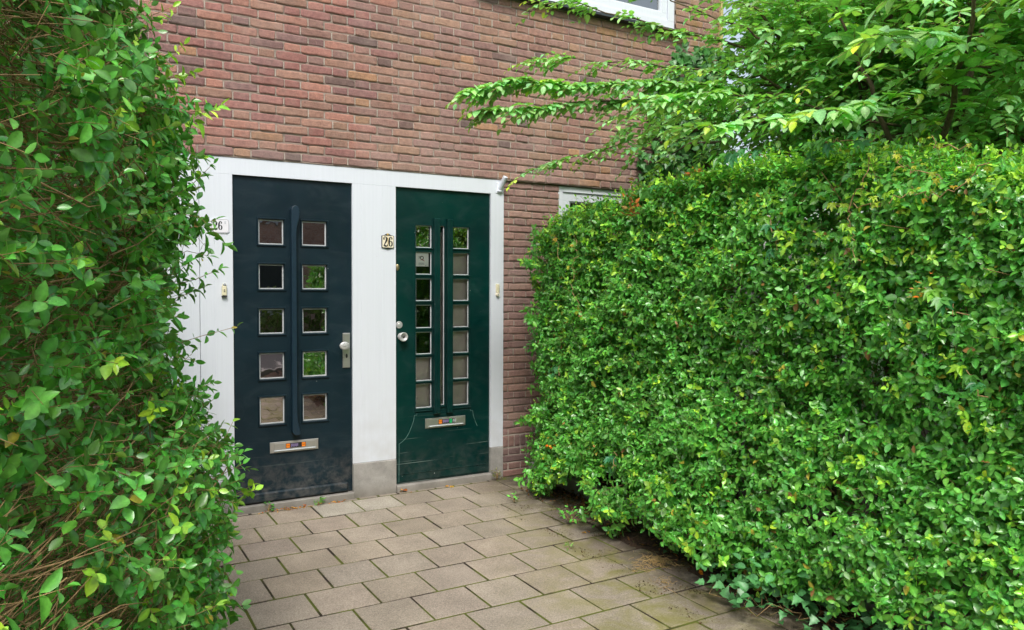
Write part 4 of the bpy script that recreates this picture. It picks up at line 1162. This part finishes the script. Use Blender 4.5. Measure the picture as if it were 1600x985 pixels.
# ---- creeper on top of the right hedge ---------------------------------
def creeper(loc, label, strands, sizes, col, group='yellow-green creepers over the hedge'):
    root = empty('creeper_vine', loc, label=label, cat='climber', group=group); O = np.array(loc, float)
    LV = Leaves(); mb = MB()
    for st in strands:
        pts = np.array(st, float); pts[:, 2] -= np.where(pts[:, 2] > 1.95, .10, 0); m = max(5, int(np.sum(np.linalg.norm(np.diff(pts, axis=0), axis=1))/.02))
        t = np.linspace(0, len(pts)-1, m); ii = np.clip(t.astype(int), 0, len(pts)-2); f = (t-ii)[:, None]
        Q = pts[ii]*(1-f)+pts[ii+1]*f+rng.normal(0, .010, (m, 3))
        mb.tube([Vector(a) for a in (Q-O)], [.0022]*m, 4)
        for q in Q[::2]:
            c0 = col[rng.integers(len(col))]; s0 = rng.uniform(*sizes); out = nrm(np.array([-.85, -.15, .35])+rng.normal(0, .35, 3))
            s_ = nrm(np.cross(out, [0, 0, 1.])); u_ = np.cross(s_, out); pet = q+out*rng.uniform(.02, .06)
            for a in (-75, -38, 0, 38, 75):
                r_ = math.radians(a+random.uniform(-8, 8)); dr = -u_*math.cos(r_)+s_*math.sin(r_)+out*.35
                sz = s0*(1 if a == 0 else .85 if abs(a) < 50 else .62)
                LV.add('lance', (pet-O)[None], dr[None], (out+rng.normal(0, .15, 3))[None], np.array([sz]), np.array([sz*.42]), np.array([c0])*rng.uniform(.8, 1.2))
    LV.build('leaves', M['elm'], root); mb.build('stems', M['twig'], root)
    return root
YG = [(.22, .42, .02), (.14, .34, .03), (.30, .42, .02), (.10, .28, .03)]; YO = [(.45, .30, .02), (.40, .42, .03), (.30, .38, .03)]; DG = [(.05, .22, .05), (.04, .18, .06), (.08, .26, .04)]
creeper((3.0, -1.15, 1.9), 'thin yellow-green creeper hanging down the hedge face near its wall end', [[(2.99, -1.05, 2.02), (2.92, -1.15, 1.8), (2.93, -1.1, 1.55), (2.94, -1.2, 1.38)], [(3.0, -.8, 2.02), (2.95, -.85, 1.9), (2.93, -.95, 1.75)]], (.022, .036), YG+YO)
creeper((3.0, -3.2, 2.0), 'yellow-green creeper trailing down the middle of the right hedge below its crest', [[(3.0, -3.25, 2.2), (2.93, -3.2, 2.0), (2.9, -3.22, 1.8), (2.91, -3.26, 1.66)], [(2.95, -3.1, 2.02), (2.93, -3.35, 2.0), (2.92, -3.5, 2.05)]], (.026, .045), YG)
creeper((3.0, -3.6, 2.1), 'orange and yellow tinted creeper along the crest at the right end of the hedge', [[(3.05, -3.3, 2.24), (2.98, -3.45, 2.13), (2.95, -3.6, 2.08)], [(3.02, -3.75, 2.14), (2.96, -3.6, 2.02), (2.93, -3.5, 1.93)], [(3.05, -3.5, 2.27), (3.0, -3.55, 2.2), (3.0, -3.65, 2.2)]], (.018, .032), YO)
creeper((3.05, -2.6, 2.25), 'larger fresh green creeper leaves standing up on the hedge crest', [[(3.1, -1.6, 2.2), (3.05, -1.75, 2.26), (3.08, -1.9, 2.22)], [(3.1, -2.3, 2.34), (3.03, -2.45, 2.36), (3.1, -2.6, 2.32)], [(3.1, -2.9, 2.32), (3.04, -3.0, 2.34), (3.1, -3.2, 2.3)], [(3.1, -1.2, 2.14), (3.05, -1.3, 2.2)], [(3.08, -2.05, 2.2), (3.02, -2.2, 2.25)]], (.06, .085), DG)
creeper((2.95, -3.6, 1.5), 'loose creeper with pale broad leaves on the right edge of the hedge face', [[(2.95, -3.55, 1.55), (2.9, -3.65, 1.5), (2.89, -3.72, 1.46)], [(2.95, -3.7, 1.25), (2.88, -3.8, 1.15)], [(2.92, -2.75, 1.9), (2.9, -2.85, 1.75)]], (.05, .075), DG+YG[:2])
creeper((2.95, -.95, .9), 'small bluish creeper leaves low on the hedge near the wall', [[(2.95, -.92, 1.02), (2.9, -.98, .95)], [(2.94, -1.6, .55), (2.86, -1.66, .5), (2.84, -1.7, .45)]], (.045, .06), [(.04, .2, .09), (.05, .2, .07)])
def fallen(nm, label, cat, pts, col, size, spread, m, kind='lance', mt='dry', group=None):
    o = empty(nm, pts, label=label, cat=cat, group={'withered_twig': 'withered sprigs in the right hedge', 'dry_leaves': 'dry leaves on the paving'}.get(nm, group)); LV = Leaves()
    P = rng.normal(0, 1, (m, 3))*np.array(spread); A = rng.normal(0, 1, (m, 3))*[1, 1, .35 if spread[2] < .05 else 1]; Nn = rng.normal(0, .5, (m, 3))+[0, 0, .8]
    P[:, 2] = np.abs(P[:, 2]); A[:, 2] = np.abs(A[:, 2])*.6
    sz = rng.uniform(.7, 1.3, m)*size; cc = np.array(col)[rng.integers(len(col), size=m)]
    LV.add(kind, P, A, Nn, sz, sz*.5, cc*rng.uniform(.7, 1.3, (m, 1))); LV.build('leaves', M[mt], o); return o
RB = [lin(168, 98, 48), lin(140, 84, 52), lin(190, 140, 80)]; OR = [lin(220, 140, 40), lin(190, 100, 30), lin(226, 178, 60)]
o = fallen('withered_twig', 'withered rust-brown leaf cluster hanging on the upper left of the hedge face', 'dead twig', (2.93, -1.72, 1.98), RB, .035, (.012, .035, .085), 46)
fallen('withered_twig', 'smaller withered orange sprig on the hedge crest left of the middle', 'dead twig', (2.98, -2.2, 2.18), RB, .03, (.01, .04, .02), 16)
fallen('withered_twig', 'orange dying sprig low on the hedge near the brick wall', 'dead twig', (2.93, -.85, .42), OR, .03, (.015, .03, .03), 12)
fallen('withered_twig', 'reddish dying sprig on the hedge face at the right edge of the photo', 'dead twig', (2.89, -3.55, 1.52), OR+RB, .025, (.01, .025, .03), 14)

# ---- ivy and weeds on the ground ---------------------------------------
def groundplant(nm, label, cat, loc, m, r, size, col, kind='oval', h=.05, ratio=.6, mt='privet'):
    o = empty(nm, loc, label=label, cat=cat, group={'ivy_plant': 'ivy under the right hedge', 'privet_seedling': 'seedlings on the paving', 'grass_tuft': 'grass tufts in the joints', 'small_weed': 'weeds at the door sills'}.get(nm)); LV = Leaves(); mb = MB()
    a = rng.uniform(0, 2*math.pi, m); q = rng.random(m)**.6*r
    P = np.stack([np.cos(a)*q, np.sin(a)*q, .012+rng.random(m)*h], 1)
    A = np.stack([np.cos(a), np.sin(a), .25*np.ones(m)], 1)+rng.normal(0, .5, (m, 3)); Nn = np.array([[-.25, -.3, 1.]])+rng.normal(0, .35, (m, 3))
    sz = rng.uniform(.65, 1.2, m)*size
    LV.add(kind, P, A, Nn, sz, sz*ratio, np.array(col)*rng.uniform(.75, 1.3, (m, 1)))
    LV.build('leaves', M[mt], o)
    if r < .12 and h > .03:
        for i in range(0, m, 2): mb.tube([(0, 0, 0), (P[i, 0]*.6, P[i, 1]*.6, P[i, 2]*.9), tuple(P[i])], [.0018, .0014, .001], 4)
    else:                                   # creeping runner that links the leaves
        order = sorted(range(m), key=lambda i: a[i]); path = [(0, 0, .006)]+[(P[i, 0]*.8, P[i, 1]*.8, max(.004, P[i, 2]*.35)) for i in order[::6]]
        mb.tube(path, [.0016]*len(path), 4)
    mb.build('stems', M['twig'], o); return o
IV = [(.08, .24, .085)]
groundplant('ivy_plant', 'ivy with dull bluish leaves spilling from under the hedge onto the paving', 'ivy', (2.78, -2.68, .035), 46, .15, .055, IV, 'ivy', .15, .85, 'ivy')
groundplant('ivy_plant', 'ivy patch in the shade under the hedge foot at the lower right of the photo', 'ivy', (3.0, -3.05, .05), 120, .28, .05, IV, 'ivy', .14, .9, 'ivy')
groundplant('ivy_plant', 'ivy patch farthest right under the hedge', 'ivy', (3.05, -3.55, .05), 150, .3, .05, IV, 'ivy', .14, .9, 'ivy')
groundplant('ivy_plant', 'pair of small ivy leaves in the dirt under the middle of the hedge', 'ivy', (2.97, -2.05, .035), 5, .05, .045, IV, 'ivy', .04, .9, 'ivy')
groundplant('privet_seedling', 'small bushy seedling growing from the paving in front of the hedge', 'seedling', (2.80, -1.28, .03), 46, .085, .030, G_OLD*1.25, 'oval', .08)
groundplant('privet_seedling', 'tiny seedling on the paving close to the wall end of the hedge', 'seedling', (2.72, -.70, .03), 14, .045, .024, G_OLD*1.4, 'oval', .05)
groundplant('small_weed', 'small green weed growing at the stone sill of the dark blue door', 'weed', (1.16, -.045, .02), 15, .03, .024, [(.07, .25, .04)], 'oval', .06)
groundplant('grass_tuft', 'bright little grass tuft at the sill below the letter plate of the dark blue door', 'weed', (1.50, -.05, .02), 30, .03, .035, [(.09, .26, .03)], 'lance', .03, .2)
groundplant('grass_tuft', 'tiny bright grass tuft in a paving joint in front of the hedge', 'weed', (2.52, -1.68, .02), 12, .012, .035, [(.14, .34, .03)], 'lance', .02, .16)
groundplant('small_weed', 'red-brown and green weed at the foot of the post right of the green door', 'weed', (2.94, -.05, .02), 26, .035, .026, [(.12, .12, .03)], 'lance', .07, .4)
def littered(label, loc, cols, size, m, sp, kind='lance'): return fallen('dry_leaves', label, 'dry leaves', loc, cols, size, sp, m, kind)
groundplant('broad_leaved_sapling', 'sapling with round bluish leaves leaning over the paving from under the hedge', 'sapling', (2.80, -2.92, .03), 60, .17, .050, [(.09, .29, .10)], 'elm', .24, .72, 'elm')
littered('brown leaf litter along the sill of the dark blue door', (1.30, -.075, .026), RB, .02, 60, (.09, .018, .004))
littered('few brown leaves at the right end of the dark blue door sill', (1.62, -.07, .026), RB, .026, 12, (.03, .012, .004))
littered('dry brown leaves by the left corner of the green door sill', (2.16, -.06, .026), RB, .03, 5, (.02, .012, .006))
littered('orange dry leaves below the middle of the green door', (2.52, -.065, .026), OR, .026, 7, (.03, .01, .004))
littered('single yellow-orange fallen leaf on the paving beside the seedling', (2.78, -1.50, .027), OR, .04, 3, (.008, .008, .003))
littered('lone orange leaf lying in the dirt near the ivy', (2.90, -2.38, .032), OR, .035, 2, (.004, .004, .003))
def straw(label, loc, m, sp, L):
    o = empty('dry_grass', loc, label=label, cat='dry grass', group='dry grass scraps on the paving')
    P = rng.normal(0, 1, (m, 3))*sp; P[:, 2] = np.abs(P[:, 2])+.004; Q = P+rng.normal(0, L, (m, 3))*[1, 1, .12]; Q[:, 2] = np.maximum(Q[:, 2], .003)
    sticks('stalks', P, Q, .0011, .0007, M['straw'], o, n=3, bend=.15)
M['straw'] = plain('straw', lin(176, 148, 96), .8)
straw('larger clump of dry straw lying on the paving in front of the hedge', (2.82, -2.10, .024), 150, (.05, .045, .01), .035)
straw('smaller scrap of dry straw nearer the camera on the algae-green tile', (2.68, -2.15, .024), 50, (.035, .02, .006), .025)
straw('thin bundle of dry stalks on a tile joint', (2.66, -2.36, .024), 26, (.025, .035, .004), .035)
# leaf litter on the soil: uncountable
LV = Leaves(); n = 7000
x = np.concatenate([rng.uniform(2.9, 3.22, n//2), rng.uniform(3.3, 4.2, n//4), rng.uniform(-.6, .1, n//4)]); y = rng.uniform(-5.3, -.4, len(x)); n = len(x)
k = (x < 2.9) | (x > 3.3) | (rng.random(n) < np.clip((x-2.85)/.25, 0, 1)); x, y = x[k], y[k]; n = len(x)
z = np.where((x > 3.3), .07, .036)+rng.random(n)*.012
A = rng.normal(0, 1, (n, 3))*[1, 1, .3]; Nn = rng.normal(0, .4, (n, 3))+[0, 0, 1.]; sz = rng.uniform(.012, .036, n)
cc = np.array([lin(110, 78, 50), lin(80, 58, 42), lin(140, 96, 58), lin(60, 46, 36)])[rng.integers(4, size=n)]
LV.add('lance', np.stack([x, y, z], 1), A, Nn, sz, sz*.5, cc)
tag(LV.build('leaf_litter', M['dry']), 'brown leaf litter covering the soil under the hedges', 'leaf litter', kind='stuff')
# crumbs of dirt spread over the tiles next to the hedge
n = 5200; t = rng.random(n)**1.7; y = rng.uniform(-3.0, -.6, n); x = 3.06-t*.5-.10*np.clip((-y-1.4), 0, 1)
P = np.stack([x, y, np.full(n, GZ+.002)], 1); keepd = wob(P, 7, 1) > -.1; P = P[keepd]; n = len(P)
LV = Leaves(); sz = rng.uniform(.004, .013, n)
LV.add('small', P, rng.normal(0, 1, (n, 3))*[1, 1, .2], rng.normal(0, .4, (n, 3))+[0, 0, 1.], sz, sz*.7, np.array([lin(52, 40, 30), lin(84, 62, 44)])[rng.integers(2, size=n)])
tag(LV.build('dirt_crumbs', M['dry']), 'crumbs of dark dirt scattered over the tiles beside the hedge', 'dirt', kind='stuff')

# ================================================================== ACROSS THE STREET (seen mirrored in the panes)
op = empty('terraced_house', (4, -17, 0), label='brick terraced house across the street, mirrored in the door panes', cat='house')
OO = (4, -17, 0)
def opp(mb, name, m, par=op, **k): shift(mb, OO); return mb.build(name, m, par, **k)
mb = MB(); mb.box(-14, 24, -25, -17, 0, 6.2); opp(mb, 'wall', M['facade'])
mb = MB(); mb.box(-14.4, 24.4, -25.3, -16.6, 6.2, 6.5); opp(mb, 'roof', M['slate'])
for zz in (.9, 3.7):
    for i in range(9):
        x = -12+i*4.0
        mb = MB(); mb.frame(x, x+1.8, zz, zz+1.5, .09, -17.0, -16.95); f = opp(mb, 'window', M['bead'])
        mb = MB(); mb.add([(x+.09, -16.98, zz+.09), (x+.09, -16.98, zz+1.41), (x+1.71, -16.98, zz+1.41), (x+1.71, -16.98, zz+.09)], [(0, 1, 2, 3)]); opp(mb, 'pane', M['slate'], f)
hd = empty('street_hedge', (4, -13.5, 0), label='low hedge in front of the house across the street', cat='hedge')
LV = Leaves(); n = 9000
P = np.stack([rng.uniform(-9, 9, n), rng.uniform(-.35, .35, n), rng.random(n)**.8*1.35], 1)
LV.add('lance', P, rng.normal(0, 1, (n, 3)), np.array([[0, .6, .8]])+rng.normal(0, .5, (n, 3)), np.full(n, .13), np.full(n, .09), np.array([[.13, .19, .07]])*rng.uniform(.6, 1.5, (n, 1)))
LV.build('foliage', M['far'], hd)
make_tree((8.5, -14.2, 0), 'street tree across the road, mirrored in the door panes', [((8.5, -14.2, 2), (7.2, -14, 3.5), .1, 3, .04, .1)], [((8.5, -14.2, 3.6), (2.0, 1.6, 1.5), 1)], .12, 500, 'lance', 'far', np.array([[.13, .19, .07]]), np.array([[.24, .30, .09]]), .3,
          [([(8.5, -14.2, 0), (8.5, -14.2, 2), (8.6, -14.2, 4)], [.15, .12, .05])], sprL=.5)

# ================================================================== LIGHT, SKY, CAMERA
ELEV, AZ = math.radians(52), math.radians(205)     # sun behind the camera's left shoulder
w = bpy.data.worlds.new('World'); SC.world = w; w.use_nodes = True; nt = w.node_tree; nt.nodes.clear()
sky = N(nt, 'ShaderNodeTexSky'); sky.sky_type = 'NISHITA'; sky.sun_disc = False
sky.sun_elevation = ELEV; sky.sun_rotation = AZ; sky.air_density = 1.3; sky.dust_density = 4.0
hs = N(nt, 'ShaderNodeHueSaturation'); hs.inputs['Saturation'].default_value = .62
nt.links.new(sky.outputs[0], hs.inputs['Color'])
bg = N(nt, 'ShaderNodeBackground'); bg.inputs[1].default_value = .15; nt.links.new(hs.outputs[0], bg.inputs[0])
wo = N(nt, 'ShaderNodeOutputWorld'); nt.links.new(bg.outputs[0], wo.inputs[0])
sd = bpy.data.lights.new('sun', 'SUN'); sd.energy = 1.5; sd.angle = math.radians(14); sd.color = (1, .97, .93)
so = put('sun', sd)
dirv = Vector((math.sin(AZ)*math.cos(ELEV), math.cos(AZ)*math.cos(ELEV), math.sin(ELEV)))
so.rotation_euler = dirv.to_track_quat('Z', 'Y').to_euler(); so.location = (0, -8, 8)

cd = bpy.data.cameras.new('camera'); co = put('camera', cd); SC.camera = co
cd.sensor_fit = 'HORIZONTAL'; cd.sensor_width = 36; cd.lens = 36*1196.855/1600
cd.clip_start = .05; cd.clip_end = 300
yaw, pit, rol = map(math.radians, (30.0883, -2.0092, .2296))
F = Vector((math.sin(yaw)*math.cos(pit), math.cos(yaw)*math.cos(pit), math.sin(pit)))
R = Vector((math.cos(yaw), -math.sin(yaw), 0)); U = R.cross(F)
R2 = R*math.cos(rol)+U*math.sin(rol); U2 = R2.cross(F)
from mathutils import Matrix
co.matrix_world = Matrix(((R2.x, U2.x, -F.x, 0), (R2.y, U2.y, -F.y, -5.3504), (R2.z, U2.z, -F.z, 1.5498), (0, 0, 0, 1)))
vs = SC.view_settings; vs.view_transform = 'Standard'; vs.look = 'None'; vs.gamma = 1; vs.use_curve_mapping = False
vs.exposure = EXPO
SC.cycles.max_bounces = 8; SC.cycles.transparent_max_bounces = 8
